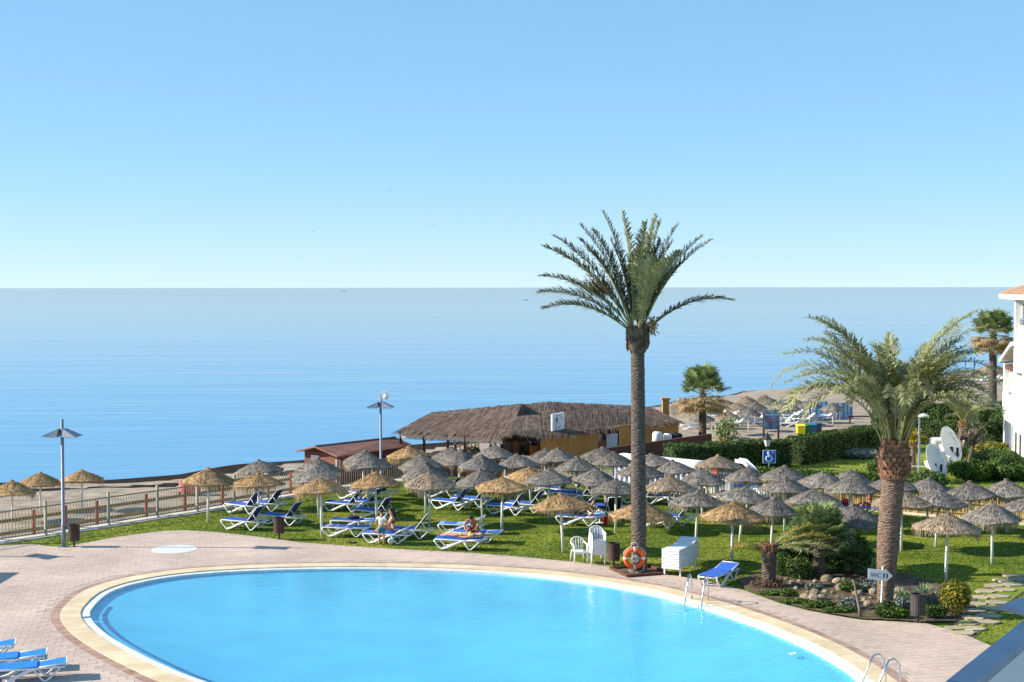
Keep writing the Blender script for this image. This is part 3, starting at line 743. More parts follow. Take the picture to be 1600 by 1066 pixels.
def local(o, x, y, z): return Euler(o.rotation_euler).to_matrix() @ Vector((x,y,z))+Vector(o.location)
def bag(o, x, y, z, m, label, s=(.2,.12,.11)):
    b = thing('beach_bag', label, 'bag', local(o,x,y,z)); MB().ball((0,0,s[2]), 1, 12, 8, s, .08).build('body', m, b, True)
    MB().tube([(-s[0]*.6,0,s[2]*1.6),(-s[0]*.3,0,s[2]*2.6),(s[0]*.3,0,s[2]*2.6),(s[0]*.6,0,s[2]*1.6)], .012, 6).build('handle', m, b, True)
bag(L6, -.05, 0, .40, 'navy_cloth', 'dark purple beach bag on the flat lounger', (.28,.14,.08))
bag(L33, .55, .1, .42, 'red', 'red beach bag on the lounger by the bamboo screen', (.2,.16,.14))

sp_ = P(546,848.5)
for k in range(2):
    t = thing('sandal', 'dark sandal lying on the grass in front of the towel covered lounger', 'sandal', (sp_.x+k*.22, sp_.y-k*.06, 0), .4-k*.7, 'pair of dark sandals'); MB().ball((0,0,.03), 1, 12, 6, (.14,.055,.025)).build('sole', 'navy_cloth', t, True); MB().tube([(.03,-.05,.04),(.04,0,.085),(.03,.05,.04)], .012, 6).build('strap', 'black_cloth', t, True)
# stack of white loungers beside the pool
st = P(1066, 899); srz = R(-100)
for k in range(8):
    t = thing('stacked_lounger', 'white plastic lounger in the stack by the paving edge', 'sun lounger', (st.x, st.y+.55, .0+k*.088), R(62), 'stacked white loungers')
    MB().beam((-.95,0,.30),(.28,0,.30), .66, .075).build('bed', 'white_plastic', t); bevel(t.children[-1], .02)
    MB().beam((.28,0,.31),(.92,0,.46), .66, .07, up=(0,0,1)).build('backrest', 'white_plastic', t); bevel(t.children[-1], .02)
    for x in (-.75,.7):
        for y in (-.29,.29):
            if k == 0: MB().box((x,y,.135), (.07,.05,.27)).build('leg', 'white_plastic', t)
# the blue lounger next to it, foot towards the pool
o = make_lounger(12, 'sling', 'sling'); o['label'] = 'blue sling lounger with a puddle of shade standing on the paving by the ladder'; p = P(1122, 915); o.location = (p.x+.1, p.y+.45, 0); o.rotation_euler = (0,0,R(58))

# plastic chairs
def make_chair(z=0):
    t = thing('plastic_armchair', '', 'chair')
    s = MB(); s.box((0,0,.42), (.46,.44,.03)); bevel(s.build('seat', 'white_plastic', t), .01)
    for sx in (-1,1):
        MB().tube([(sx*.25,-.24,0),(sx*.235,-.22,.4),(sx*.25,-.2,.64),(sx*.27,-.12,.67),(sx*.265,.1,.68),(sx*.25,.2,.72)], [.022,.024,.026,.03,.028,.022], 8).build('arm', 'white_plastic', t, True)
        MB().tube([(sx*.25,.28,0),(sx*.22,.22,.42)], [.02,.026], 8).build('leg', 'white_plastic', t, True)
        MB().tube([(sx*.25,-.24,.02),(sx*.235,-.225,.4)], [.024,.03], 8).build('leg', 'white_plastic', t, True)
    MB().box((0,-.225,.40), (.44,.02,.07)).build('apron', 'white_plastic', t)
    b = MB(); n = 14; top = []
    for i in range(n+1):
        a = math.pi*i/n; x = -.25*math.cos(a); top.append((x, .21+.06*math.sin(a)+.05*math.sin(a), .66+.22*math.sin(a)**.7))
    b.tube(top, .022, 8)
    for i in range(2, n-1, 2):
        x, y, z_ = top[i]; b.beam((x*.85,.19,.43), (x, y, z_), .03, .012, up=(0,1,0))
    b.build('backrest', 'white_plastic', t, True)
    return t
ch = make_chair(); p = P(905.5, 881); ch.location = (p.x, p.y+.28, 0); ch.rotation_euler = (0,0,R(14)); ch['label'] = 'single white plastic armchair beside the tall chair stack'
p = P(933, 884)
for k in range(10):
    c2 = copy_tree(ch); c2.location = (p.x+k*.004, p.y+.28-k*.006, k*.052); c2.rotation_euler = (0,0,R(10)); c2['label'] = 'white plastic armchair in the tall stack by the slatted bin'; c2['group'] = 'stacked white armchairs'

# slatted litter bins
def make_bin(m):
    t = thing('litter_bin', '', 'bin')
    MB().tube([(0,0,0),(0,0,.28)], .035, 8).build('foot_post', 'dark_metal', t); MB().lathe([(0,.02),(.10,.02),(.10,0)], 12).build('base_plate', 'dark_metal', t)
    MB().lathe([(0,.26),(.19,.26),(.19,.86),(.175,.86),(.175,.30)], 20).build('liner', 'dark_metal', t)
    sl = MB().box((.205,0,.56), (.022,.056,.62)).mesh('slat', m)
    for k in range(20):
        o = put('slat', sl, t); o.rotation_euler = (0,0,2*math.pi*k/20)
    MB().lathe([(.185,.82),(.222,.82),(.222,.85),(.185,.85)], 20).build('hoop', 'dark_metal', t)
    return t
b1 = make_bin('bin_wood'); b2 = make_bin('bin_grey'); bs = 0
for i, (px, py, lb, q) in enumerate(((116,855,'brown slatted litter bin next to the grey lamp post',b1),(436,842.5,'brown slatted litter bin in front of the empty blue loungers',b1),(959,886,'brown slatted litter bin between chair stack and tall palm',b1),(1434,973,'dark grey slatted litter bin beside the yellow green shrub',b2))):
    p = P(px, py); o = place(q, i in (1,2), (p.x, p.y, 0), i*.4, lb)

# double lamp posts
def lamp(loc, label, extra=False, rz=0, H=4.95):
    t = thing('lamp_post', label, 'lamp post', loc, rz)
    MB().tube([(0,0,0),(0,0,.9),(0,0,.92),(0,0,H)], [.085,.085,.065,.06], 12).build('pole', 'metal_grey', t, True)
    MB().box((0,0,.015), (.34,.34,.03)).build('base_plate', 'metal_grey', t)
    for s in (-1,1):
        h = MB(); zt_, zb_ = H-.36, H-.66
        h.add([(s*.10,-.16,zt_),(s*.10,.16,zt_),(s*.10,-.28,zb_),(s*.10,.28,zb_),(s*.66,-.34,zb_),(s*.66,.34,zb_),(s*.66,-.34,zb_+.03),(s*.66,.34,zb_+.03)], [(0,1,3,2),(0,6,7,1),(0,2,4,6),(1,7,5,3),(6,4,5,7),(2,3,5,4)])
        ho = h.build('lamp_head', 'metal_grey', t)
        MB().box((s*.38,0,zb_-.02), (.42,.4,.03)).build('diffuser', 'lamp_glass', ho)
        MB().beam((0,0,H-.5), (s*.14,0,H-.46), .09, .10).build('bracket', 'dark_metal', t)
    if extra:
        MB().box((.2,-.05,H-.02), (.22,.2,.36)).ball((.3,-.05,H-.08), .16, 10, 8).build('speaker', 'white_plastic', t)
    return t
lamp(P(99.5,855), 'grey lamp post with two folded wing lamps beside the brown bin', rz=R(-8))
lp = P(592,762,-.3); lamp((lp.x, lp.y+1.2, -1.2), 'grey lamp post carrying white floodlights in front of the brown shed', True, R(-8), 5.6)
tipp = P(64,869.5); lamp((tipp.x-8.0, tipp.y+.15, 0), 'grey lamp post out on the left of the paving whose shadow falls there', rz=R(-30))
# unseen hut added left of the frame to cast a shadow on the paving
hp = P(30, 914); t = thing('unseen_hut', 'unseen small wooden hut with slanted roof, casting a shadow on the paving', 'hut', (hp.x-6.35, hp.y, 0))
MB().box((0,0,1.15), (1.6,4.0,2.3)).build('walls', 'shed_wall', t); MB().plate([(-1.0,-2.2,2.32),(1.0,-2.2,2.5),(1.0,2.2,2.5),(-1.0,2.2,2.32)], .08).build('roof', 'shed_roof', t); MB().box((.81,0,1.0),(.03,.9,2.0)).build('door', 'brown_wall', t)

# life ring on its post
p = P(991,897); t = thing('life_ring', 'orange life ring with white bands hung in front of the tall palm', 'life ring', (p.x, p.y, 0))
def torus(mb, c, R0, r, a0, a1, n, seg=10):
    pts = [(c[0]+R0*math.cos(a), c[1], c[2]+R0*math.sin(a)) for a in np.linspace(a0, a1, n)]; mb.tube(pts, r, seg, True); return mb
for k in range(4):
    a = math.pi/4+k*math.pi/2
    torus(MB(), (0,0,.56), .305, .085, a-math.pi/4+.11, a+math.pi/4-.11, 14).build('float', 'orange_ring', t, True)
    torus(MB(), (0,0,.56), .305, .088, a+math.pi/4-.11, a+math.pi/4+.11, 5).build('band', 'white_paint', t, True)
torus(MB(), (0,-.02,.56), .42, .015, math.pi*.1, math.pi*.9, 16, 6).tube([(-.12,-.02,.9),(-.1,-.02,1.08),(0,-.02,1.12),(.1,-.02,1.08),(.12,-.02,.9)], .016, 6).tube([(-.2,-.03,.15),(-.08,-.05,.06),(.1,-.05,.05),(.3,-.03,.12),(.36,-.02,.35)], .014, 6).build('rope', 'rope', t, True)
g = MB()
for k in range(5): torus(g, (.02+.02*k-.05,-.09,.55), .07+.012*k, .012, 0, 6.2, 12, 5)
g.build('rope_coil', 'rope', t, True)
pt_ = thing('ring_post', 'short weathered wooden post carrying the orange life ring', 'post', (p.x+.02, p.y+.14, 0)); MB().box((0,0,.5), (.12,.1,1.06)).build('upright', 'fence_post', pt_); MB().box((0,-.06,.98), (.2,.03,.05)).build('hook_bar', 'dark_metal', pt_)
# ball
p = P(611,850.5); b = MB().ball((0,0,.125), .125, 20, 14).build('beach_ball', 'shirt', None, True); b.location = (p.x, p.y, 0); tag(b, 'white ball on the grass between the boy and the seated woman', 'ball')
bm_ = MB(); 
for k in range(3): 
    pts = [(.127*math.cos(a)*math.cos(k*1.05), .127*math.cos(a)*math.sin(k*1.05), .125+.127*math.sin(a)) for a in np.linspace(0,6.283,25)]; bm_.tube(pts, .003, 4)
bm_.build('seam', 'grey_cloth', b)
# ================================================================== people
def skinmesh(name, chains, m, parent, sub=1):
    """chains: list of lists of (pos, radius or (rx,ry)); chains share a vertex when positions coincide"""
    vs_, es, rr, roots = [], [], [], set(); key = {}
    for chn in chains:
        prev = None
        for p, r in chn:
            k = tuple(round(q,4) for q in p)
            if k not in key: key[k] = len(vs_); vs_.append(tuple(p)); rr.append(r if hasattr(r,'__len__') else (r,r))
            i = key[k]
            if prev is not None and prev != i: es.append((prev,i))
            prev = i
    me = bpy.data.meshes.new(name); me.from_pydata(vs_, es, []); me.materials.append(M[m]); o = put(name, me, parent)
    md = o.modifiers.new('skin', 'SKIN'); md.use_smooth_shade = True; md.branch_smoothing = .6
    sv = me.skin_vertices[0].data; adj = {i: [] for i in range(len(vs_))}
    for a, b in es: adj[a].append(b); adj[b].append(a)
    seen = set()
    for i in range(len(vs_)):
        sv[i].radius = rr[i]; sv[i].use_root = False
    for i in range(len(vs_)):
        if i in seen: continue
        sv[i].use_root = True; stack = [i]
        while stack:
            q = stack.pop()
            if q in seen: continue
            seen.add(q); stack += adj[q]
    sb = o.modifiers.new('sub', 'SUBSURF'); sb.levels = sub; sb.render_levels = sub
    return o
def V(*a): return Vector(a)
def person(label, loc, rz, J, skin='skin', hair='hair', clothes=(), k=1.0, long_hair=False, bald=False):
    """J: joints in local metres (figure faces -Y). keys: pelvis chest neck head(centre) face(unit dir) + L/R hip knee ankle toe shoulder elbow wrist hand"""
    J = {a: Vector(b) for a, b in J.items()}
    t = thing('person', label, 'person', loc, rz); t.scale = (k,k,k)
    mid = (J['pelvis']+J['chest'])/2
    fw = J['face'].normalized(); up = (J['head']-J['neck']).normalized()
    ch = [[(J['pelvis'],(.15,.115)), (mid,(.125,.10)), (J['chest'],(.155,.115)), (J['neck'],.055), (J['head']-up*.055+fw*.015,.072), (J['head']+up*.03,.088), (J['head']+up*.09,.062)]]
    for s in 'LR':
        ch.append([(J['pelvis'],0), (J[s+'hip'],.095), ((J[s+'hip']+J[s+'knee'])/2,.078), (J[s+'knee'],.056), (J[s+'knee']*.6+J[s+'ankle']*.4,.058), (J[s+'ankle'],.036), (J[s+'toe'],(.042,.022))])
        ch.append([(J['chest'],0), (J[s+'shoulder'],.066), (J[s+'elbow'],.043), ((J[s+'elbow']+J[s+'wrist'])/2,.042), (J[s+'wrist'],.028), (J[s+'hand'],(.04,.018))])
        d = (J[s+'hand']-J[s+'wrist']).normalized(); sd = d.cross(fw if abs(d.dot(fw)) < .9 else up).normalized(); nn = d.cross(sd)
        for q, (o_, l) in enumerate(((-.03,.062),(-.01,.075),(.01,.07),(.028,.055))):
            b = J[s+'hand']+sd*o_; ch.append([(b,.0095), (b+d*l*.5+nn*.006,.009), (b+d*l+nn*.022,.0075)])
        b = J[s+'wrist']+d*.03; ch.append([(b-sd*.02,.012), (b-sd*.05+d*.03,.010), (b-sd*.055+d*.06,.008)])
    body = skinmesh('body', ch, skin, t)
    # face
    side = up.cross(fw).normalized(); hc = J['head']
    fc = MB(); 
    for s in (-1,1): fc.ball(hc+fw*.082+side*s*.032+up*.012, .011, 8, 5)
    fc.build('eyes', 'hair', t, True)
    MB().ball(hc+fw*.096-up*.018, .016, 8, 6).build('nose', skin, t, True)
    MB().tube([hc+fw*.082-up*.055-side*.025, hc+fw*.09-up*.056, hc+fw*.082-up*.055+side*.025], .006, 6).build('mouth', 'pink', t, True)
    er = MB()
    for s in (-1,1): er.ball(hc+side*s*.088, .02, 8, 6)
    er.build('ears', skin, t, True)
    hm = MB(); b0 = len(hm.v)
    for i in range(9):
        for q in range(16):
            th = math.pi*.62*i/8; a = 2*math.pi*q/16; dv = up*math.cos(th)+(fw*math.cos(a)+side*math.sin(a))*math.sin(th)
            front = max(0, math.cos(a)); lim = 1-.42*front
            th2 = th*lim; dv = up*math.cos(th2)+(fw*math.cos(a)+side*math.sin(a))*math.sin(th2)
            hm.v.append(tuple(hc+up*.03-fw*.008+dv*(.104+random.uniform(0,.008))))
    for i in range(8):
        for q in range(16): hm.f.append((i*16+q, (i+1)*16+q, (i+1)*16+(q+1)%16, i*16+(q+1)%16))
    if long_hair: hm.tube([hc-fw*.07+up*.05, hc-fw*.10-up*.06, hc-fw*.10-up*.2, hc-fw*.09-up*.3], [.06,.07,.06,.02], 10)
    hm.build('hair', hair, t, True)
    for nm, m, chains in clothes: skinmesh(nm, [[(J[a] if isinstance(a,str) else (J[a[0]]*(1-a[1])+J[a[2]]*a[1]), r) for a, r in c_] for c_ in chains], m, t)
    return t
SHORTS = lambda m: ('shorts', m, [[(('pelvis',.3,'chest'),(.16,.14)),('pelvis',(.185,.165))]+[('Lhip',.125),(('Lhip',.4,'Lknee'),.118),(('Lhip',.75,'Lknee'),.11)], [('pelvis',0),('Rhip',.125),(('Rhip',.4,'Rknee'),.118),(('Rhip',.75,'Rknee'),.11)]])
SHIRT = lambda m: ('shirt', m, [[(('pelvis',.12,'chest'),(.165,.13)),(('pelvis',.5,'chest'),(.145,.12)),('chest',(.165,.13)),(('chest',.6,'neck'),.085)], [('chest',0),('Lshoulder',.078),(('Lshoulder',.6,'Lelbow'),.066)], [('chest',0),('Rshoulder',.078),(('Rshoulder',.6,'Relbow'),.066)]])
BOTTOM = lambda m: ('swim_bottom', m, [[(('pelvis',.2,'chest'),(.155,.135)),('pelvis',(.18,.16)),(('Lhip',.16,'Lknee'),.118)], [('pelvis',0),(('Rhip',.16,'Rknee'),.118)]])
TOP = lambda m: ('swim_top', m, [[(('pelvis',.66,'chest'),(.155,.14)),(('pelvis',.82,'chest'),(.175,.155)),(('pelvis',1.0,'chest'),(.172,.15))]])
def at(px, py, z=0, dy=0): p = P(px, py, z); return (p.x, p.y+dy, z)
# standing boy, seen from behind
boy = dict(pelvis=(0,0,.80), chest=(0,.0,1.12), neck=(0,0,1.30), head=(0,-.02,1.45), face=(.15,-1,-.1),
  Lhip=(.085,0,.76), Lknee=(.095,-.02,.44), Lankle=(.10,.02,.06), Ltoe=(.11,-.14,.025), Rhip=(-.085,0,.76), Rknee=(-.10,-.01,.44), Rankle=(-.11,.02,.06), Rtoe=(-.13,-.14,.025),
  Lshoulder=(.16,0,1.22), Lelbow=(.23,.06,1.00), Lwrist=(.17,-.14,.86), Lhand=(.14,-.2,.85), Rshoulder=(-.16,0,1.22), Relbow=(-.24,.03,.98), Rwrist=(-.25,-.06,.76), Rhand=(-.25,-.08,.69))
person('boy standing in white shirt and teal shorts with his back to the pool', at(596,851.5), R(170), boy, clothes=(SHIRT('shirt'), SHORTS('teal')), k=.88)
# seated woman on lounger L12
sit = dict(pelvis=(0,.06,.54), chest=(0,.0,.92), neck=(0,-.03,1.12), head=(0,-.06,1.27), face=(0,-1,-.25),
  Lhip=(.09,.0,.52), Lknee=(.12,-.40,.70), Lankle=(.10,-.62,.46), Ltoe=(.10,-.78,.44), Rhip=(-.09,.0,.52), Rknee=(-.14,-.42,.66), Rankle=(-.12,-.70,.46), Rtoe=(-.12,-.86,.44),
  Lshoulder=(.18,.0,1.02), Lelbow=(.24,-.14,.80), Lwrist=(.12,-.34,.76), Lhand=(.09,-.41,.76), Rshoulder=(-.18,.0,1.02), Relbow=(-.25,-.16,.80), Rwrist=(-.14,-.38,.74), Rhand=(-.12,-.45,.74))
w = local(L12, .15, .05, 0); person('woman in dark bikini sitting up on a lounger facing the boy', (w.x, w.y, -.03), L12.rotation_euler[2]+R(-90+18), sit, clothes=(TOP('brown_cloth'), BOTTOM('navy_cloth')), long_hair=True)
# lying sunbather on L14 : head to the right (+X of the lounger), face up
lie = dict(pelvis=(.05,0,.52), chest=(.46,0,.545), neck=(.66,0,.56), head=(.80,0,.57), face=(-.15,0,1),
  Lhip=(-.02,.09,.52), Lknee=(-.42,.10,.54), Lankle=(-.82,.09,.49), Ltoe=(-.90,.10,.60), Rhip=(-.02,-.09,.52), Rknee=(-.42,-.10,.53), Rankle=(-.82,-.10,.48), Rtoe=(-.9,-.12,.60),
  Lshoulder=(.55,.18,.54), Lelbow=(.33,.27,.50), Lwrist=(.10,.24,.49), Lhand=(.03,.22,.49), Rshoulder=(.55,-.18,.54), Relbow=(.33,-.27,.50), Rwrist=(.10,-.25,.49), Rhand=(.03,-.23,.49))
person('sunbather in yellow swimwear lying on the front lounger', local(L14, 0, 0, 0), L14.rotation_euler[2], lie, skin='skin', hair='hair_blond', clothes=(BOTTOM('yellow'), TOP('yellow')))
# man bending over her, sitting on the lounger behind
bend = dict(pelvis=(0,.12,.54), chest=(0,-.22,.86), neck=(0,-.40,.98), head=(.0,-.52,1.05), face=(0,-.75,-.65),
  Lhip=(.09,.08,.52), Lknee=(.20,-.32,.54), Lankle=(.20,-.36,.07), Ltoe=(.22,-.52,.03), Rhip=(-.09,.08,.52), Rknee=(-.20,-.32,.54), Rankle=(-.20,-.36,.07), Rtoe=(-.22,-.52,.03),
  Lshoulder=(.20,-.32,.93), Lelbow=(.26,-.48,.72), Lwrist=(.14,-.66,.61), Lhand=(.10,-.72,.605), Rshoulder=(-.20,-.32,.93), Relbow=(-.30,-.46,.74), Rwrist=(-.2,-.66,.61), Rhand=(-.16,-.72,.605))
w = local(L15, -.08, -.12, 0); person('tanned man with dark hair bending over the lying sunbather', (w.x, w.y-.05, -.02), L14.rotation_euler[2], bend, skin='skin_tan', clothes=(SHORTS('brown_cloth'),))
# tanned sunbather leaning back on L26
lean = dict(pelvis=(.05,0,.53), chest=(.40,0,.74), neck=(.55,0,.88), head=(.64,0,1.0), face=(-.8,0,.3),
  Lhip=(-.02,.09,.52), Lknee=(-.42,.12,.60), Lankle=(-.80,.10,.48), Ltoe=(-.88,.11,.58), Rhip=(-.02,-.09,.52), Rknee=(-.40,-.12,.62), Rankle=(-.78,-.12,.48), Rtoe=(-.86,-.13,.58),
  Lshoulder=(.46,.19,.82), Lelbow=(.64,.25,.62), Lwrist=(.50,.28,.46), Lhand=(.44,.28,.44), Rshoulder=(.46,-.19,.82), Relbow=(.64,-.25,.62), Rwrist=(.50,-.28,.46), Rhand=(.44,-.28,.44))
person('tanned sunbather leaning back on elbows on a lounger behind the gold parasol', local(L26,0,0,0), L26.rotation_euler[2], lean, skin='skin_tan', clothes=(SHORTS('navy_cloth'),))
sit2 = dict(sit); w = P(950,806); person('person in grey shirt sitting beyond the black towelled lounger back', (w.x, w.y+.3, -.02), R(150), sit2, clothes=(SHIRT('grey_cloth'), SHORTS('navy_cloth')), hair='hair_blond')
arms = dict(sit); arms.update(Lelbow=(.30,-.05,1.22), Lwrist=(.14,.0,1.40), Lhand=(.08,.02,1.42), Relbow=(-.30,-.05,1.22), Rwrist=(-.14,.0,1.40), Rhand=(-.08,.02,1.42))
lg('flat', 1366, 808, 'flat blue lounger by the bamboo screen under the woman in pink', rz=6)
w = P(1361,809.5); person('woman in pink sitting with her arms raised near the bamboo screen', (w.x, w.y+.35, -.02), R(-60), arms, skin='skin_tan', clothes=(TOP('pink'), SHORTS('pink')), long_hair=True)
lg('flat', 949, 806, 'flat blue lounger under the person in the grey shirt', rz=40)
# small table with red cup
p = P(937,817.5); t = thing('side_table', 'small pale side table with a red cup beside the tanned sunbather', 'table', (p.x,p.y,0))
MB().lathe([(0,.44),(.22,.44),(.22,.41),(0,.41)], 20).build('top', 'towel_blue', t); MB().tube([(0,0,.02),(0,0,.42)], .03, 8).lathe([(0,.03),(.16,.03),(.17,0)], 16).build('stem', 'white_plastic', t)
r_ = MB().lathe([(0,0),(.10,0),(.14,.30),(.12,.30),(.09,.03)], 16).build('bucket', 'red'); r_.location = (p.x+.25,p.y-.2,0); tag(r_, 'red bucket on the grass below the small pale table', 'bucket')
# waiter in the restaurant porch
stand = dict(boy); stand.update(face=(0,-1,0))
WAITER = stand
# ================================================================== palms
def frond_mesh(rd, L, e0, bend, ll=.45, nl=62, m='frond', lw=.020, twist=0, start=.16, m2='rachis', lean=.75, tipdroop=0):
    n = 16; pts = [Vector((0,0,0))]; tang = []
    for i in range(n):
        t = i/(n-1); e = R(e0-bend*t**1.35); d = Vector((math.cos(e), 0, math.sin(e))); tang.append(d); pts.append(pts[-1]+d*L/n)
    tang.append(tang[-1])
    mb = MB().tube(pts, [max(.006,.034*(1-i/n)**.9) for i in range(n+1)], 5); nr = len(mb.f)
    def at_(t):
        f = t*n; i = min(n-1, int(f)); return pts[i].lerp(pts[i+1], f-i), tang[i]
    for k in range(nl):
        t = start+(1-start)*(k+.5)/nl; p, d = at_(t)
        prof = min(1, .45+1.6*(t-start))*(1-.55*max(0,(t-.7)/.3))
        for s in (-1,1):
            l = ll*prof*rd.uniform(.8,1.12); sw = Vector((0,s,0)); upv = d.cross(Vector((0,-1,0)))*1.0
            if upv.z < 0: upv = -upv
            dirv = (d*rd.uniform(.55,1.05)+sw*lean*rd.uniform(.6,1.25)+upv*rd.uniform(-.1,.65)).normalized()
            w_ = Vector(dirv.cross(upv)).normalized()*lw*rd.uniform(.8,1.2)
            q = p+dirv*l*.55; e = p+dirv*l+Vector((0,0,-1))*l*rd.uniform(.05,.28+tipdroop)
            mb.add([p-w_*.5, p+w_*.5, q+w_, q-w_, e], [(0,1,2,3),(3,2,4)])
    me = mb.mesh('frond', m2); me.materials.append(M[m])
    mi = np.ones(len(me.polygons), np.int32); mi[:nr] = 0; me.polygons.foreach_set('material_index', mi); return me
def add_frond(parent, me, base, az, roll=0):
    o = put('frond', me, parent); o.location = base; o.rotation_euler = Euler((roll, 0, az), 'XYZ'); return o
def trunk_mesh(H, rf, m, seg=28, dz=.045, ring=.11, amp=.05, bendx=0, rd=random, diam=9):
    prof = []; z = 0
    while z < H: prof.append((rf(z/H), z)); z += dz
    def jit(i, k, a):
        z = prof[i][1]; r = prof[i][0]; sw = ((z/ring+(a*diam/6.283 % 1 > .5)*.5+.35*math.sin(z*1.7+a)+.25*math.sin(z*4.3-2*a)) % 1)
        return (r*amp*(sw-.5)*2+rd.uniform(-.008,.008)*r*3, rd.uniform(-.006,.006))
    mb = MB().lathe(prof, seg, jit=jit)
    mb.v = [(x+bendx*max(0,z/H)**1.6, y, z) for x, y, z in mb.v]
    return mb.mesh('trunk', m)
rd = random.Random(5)
# --- tall date palm behind the pool
base = P(998,894); sc = F/base.y
tp = thing('date_palm', 'tall date palm with a slim straight trunk behind the life ring', 'palm tree', (base.x, base.y, 0))
HT = 7.95
put('trunk', trunk_mesh(HT, lambda t: .268-.035*t+.03*max(0,1-8*t), 'bark', bendx=-.06, rd=rd), tp)
bt = MB()
bt.lathe([(.24,HT-.25),(.33,HT-.1),(.37,HT+.2),(.38,HT+.42),(.33,HT+.6),(.2,HT+.7)], 20, (-.05,0,0), jit=lambda i,k,a:(rd.uniform(-.03,.04),0))
for k in range(90):
    a = rd.uniform(0,6.283); z = HT+rd.uniform(-.2,.6); r = .34; d = Vector((math.cos(a), math.sin(a), 0))
    p = Vector((-.05,0,z))+d*r; bt.beam(p, p+d*.07+Vector((0,0,rd.uniform(.12,.3))), .09, .04, up=d)
bt.build('leaf_bases', 'boot_dark', tp)
CB = Vector((-.06,0,HT+.45))
tips = [(-137,-130),(-150,-88),(-148,-66),(-146,-42),(-86,-178),(-95,-162),(-66,-172),(-50,-196),(-40,-160),(-4,-195),(22,-186),(33,-194),(28,-150),(52,-148),(97,-158),(104,-138),(150,-56),(-118,-150),(70,-120),(-75,-140),(60,-180)]
for dx, dy in tips:
    Lp = math.hypot(dx, dy)/sc; ec = math.degrees(math.atan2(-dy, abs(dx))); bend = 12+ (90-ec)*.62
    az = (0 if dx > 0 else math.pi)+rd.uniform(-.35,.35)
    add_frond(tp, frond_mesh(rd, Lp*(1.04 if ec < 55 else .95), min(88, ec+bend*.42), bend, .50, 130, lw=.030, lean=.55), CB+Vector((.16*math.cos(az), .1*math.sin(az), rd.uniform(-.1,.15))), az, rd.uniform(-.15,.15))
for k in range(9):
    az = rd.choice((1,-1))*math.pi/2+rd.uniform(-.6,.6); e = rd.uniform(62,86)
    add_frond(tp, frond_mesh(rd, rd.uniform(3.0,3.9), e, rd.uniform(20,50), .5, 84, lw=.025, lean=.75), CB+Vector((.14*math.cos(az), .14*math.sin(az), rd.uniform(-.1,.15))), az, rd.uniform(-.2,.2))
fl = MB()
for k in range(120):
    d = Vector((rd.gauss(-1.6,.28), rd.gauss(0,.12), rd.gauss(1.75,.12))); fl.tube([Vector((0,0,0)).lerp(d,.78), d], .012, 4)
for s_ in ((.45,.35),(.50,.15)):
    for k in range(70): 
        c0 = Vector((s_[0]+rd.gauss(0,.08), -.25+rd.gauss(0,.08), s_[1]+rd.gauss(0,.12))); fl.ball(c0, .03, 5, 4)
fo = tag(fl.build('flower_spray', 'frond_dry', tp), kind='stuff'); fo.location = CB
# square wooden planter kerb round it
t = thing('planter_kerb', 'dark timber kerb on the paving round the tall palm', 'planter kerb', (base.x, base.y, 0))
for a in range(4):
    MB().beam((-.75,-.75,.05), (.75,-.75,.05), .10, .10).build('timber', 'brown_wall', t); t.children[-1].rotation_euler = (0,0,a*math.pi/2+R(20)) 
pit = MB().prism([(.7*math.cos(a), .7*math.sin(a)) for a in np.linspace(0,6.283,16,endpoint=False)], -.02, .035).build('earth', 'soil', t)
# --- thick date palm on the right
base = P(1383,951); sc = F/base.y
tp = thing('date_palm', 'stout date palm with a thick ringed trunk and wide arching crown behind the WC arrow', 'palm tree', (base.x, base.y, 0))
HT = 4.75
put('trunk', trunk_mesh(HT, lambda t: .225+.125*min(1,t*2.2)-.02*t, 'bark_red', seg=34, dz=.03, ring=.075, amp=.05, bendx=.28, rd=rd), tp)
bt = MB(); bt.lathe([(.33,HT-.75),(.40,HT-.5),(.46,HT-.15),(.47,HT+.15),(.40,HT+.4),(.25,HT+.55)], 22, (.24,0,0), jit=lambda i,k,a:(rd.uniform(-.02,.03),0))
for row in range(9):
    for k in range(17):
        a = 2*math.pi*(k+(row%2)*.5)/17+rd.uniform(-.05,.05); z = HT-.68+row*.135; r = .36+.10*math.sin(math.pi*min(1,(row+1)/8)); d = Vector((math.cos(a), math.sin(a), 0))
        p = Vector((.24,0,z))+d*(r-.02); bt.beam(p, p+d*rd.uniform(.05,.11)+Vector((0,0,rd.uniform(.12,.18))), .13, .055, up=d)
bt.build('leaf_bases', 'boot', tp)
CB = Vector((.26,0,HT+.42))
def wide(dx, dy, m='frond_pale', bendk=1.0, az=None, ll=.52):
    Lp = math.hypot(dx, dy)/sc; ec = math.degrees(math.atan2(-dy, abs(dx))); bend = (48+(90-ec)*.85)*bendk
    az = (0 if dx > 0 else math.pi)+rd.uniform(-.4,.4) if az is None else az
    add_frond(tp, frond_mesh(rd, Lp*1.2, min(86, ec+bend*.48), bend, ll*1.12, 70, m, .024, tipdroop=.25, start=.22), CB+Vector((.2*math.cos(az), .16*math.sin(az), rd.uniform(-.15,.1))), az, rd.uniform(-.25,.25))
for dx, dy in ((-190,-45),(-170,-80),(-168,-122),(-150,-105),(-112,-188),(-95,-160),(-60,-186),(-40,-175),(-25,-190),(8,-185),(30,-195),(48,-205),(20,-160),(75,-150),(100,-140),(130,-140),(150,-90),(152,-62),(120,-80),(-130,-150),(-140,-60),(60,-120),(90,-175)): wide(dx, dy)
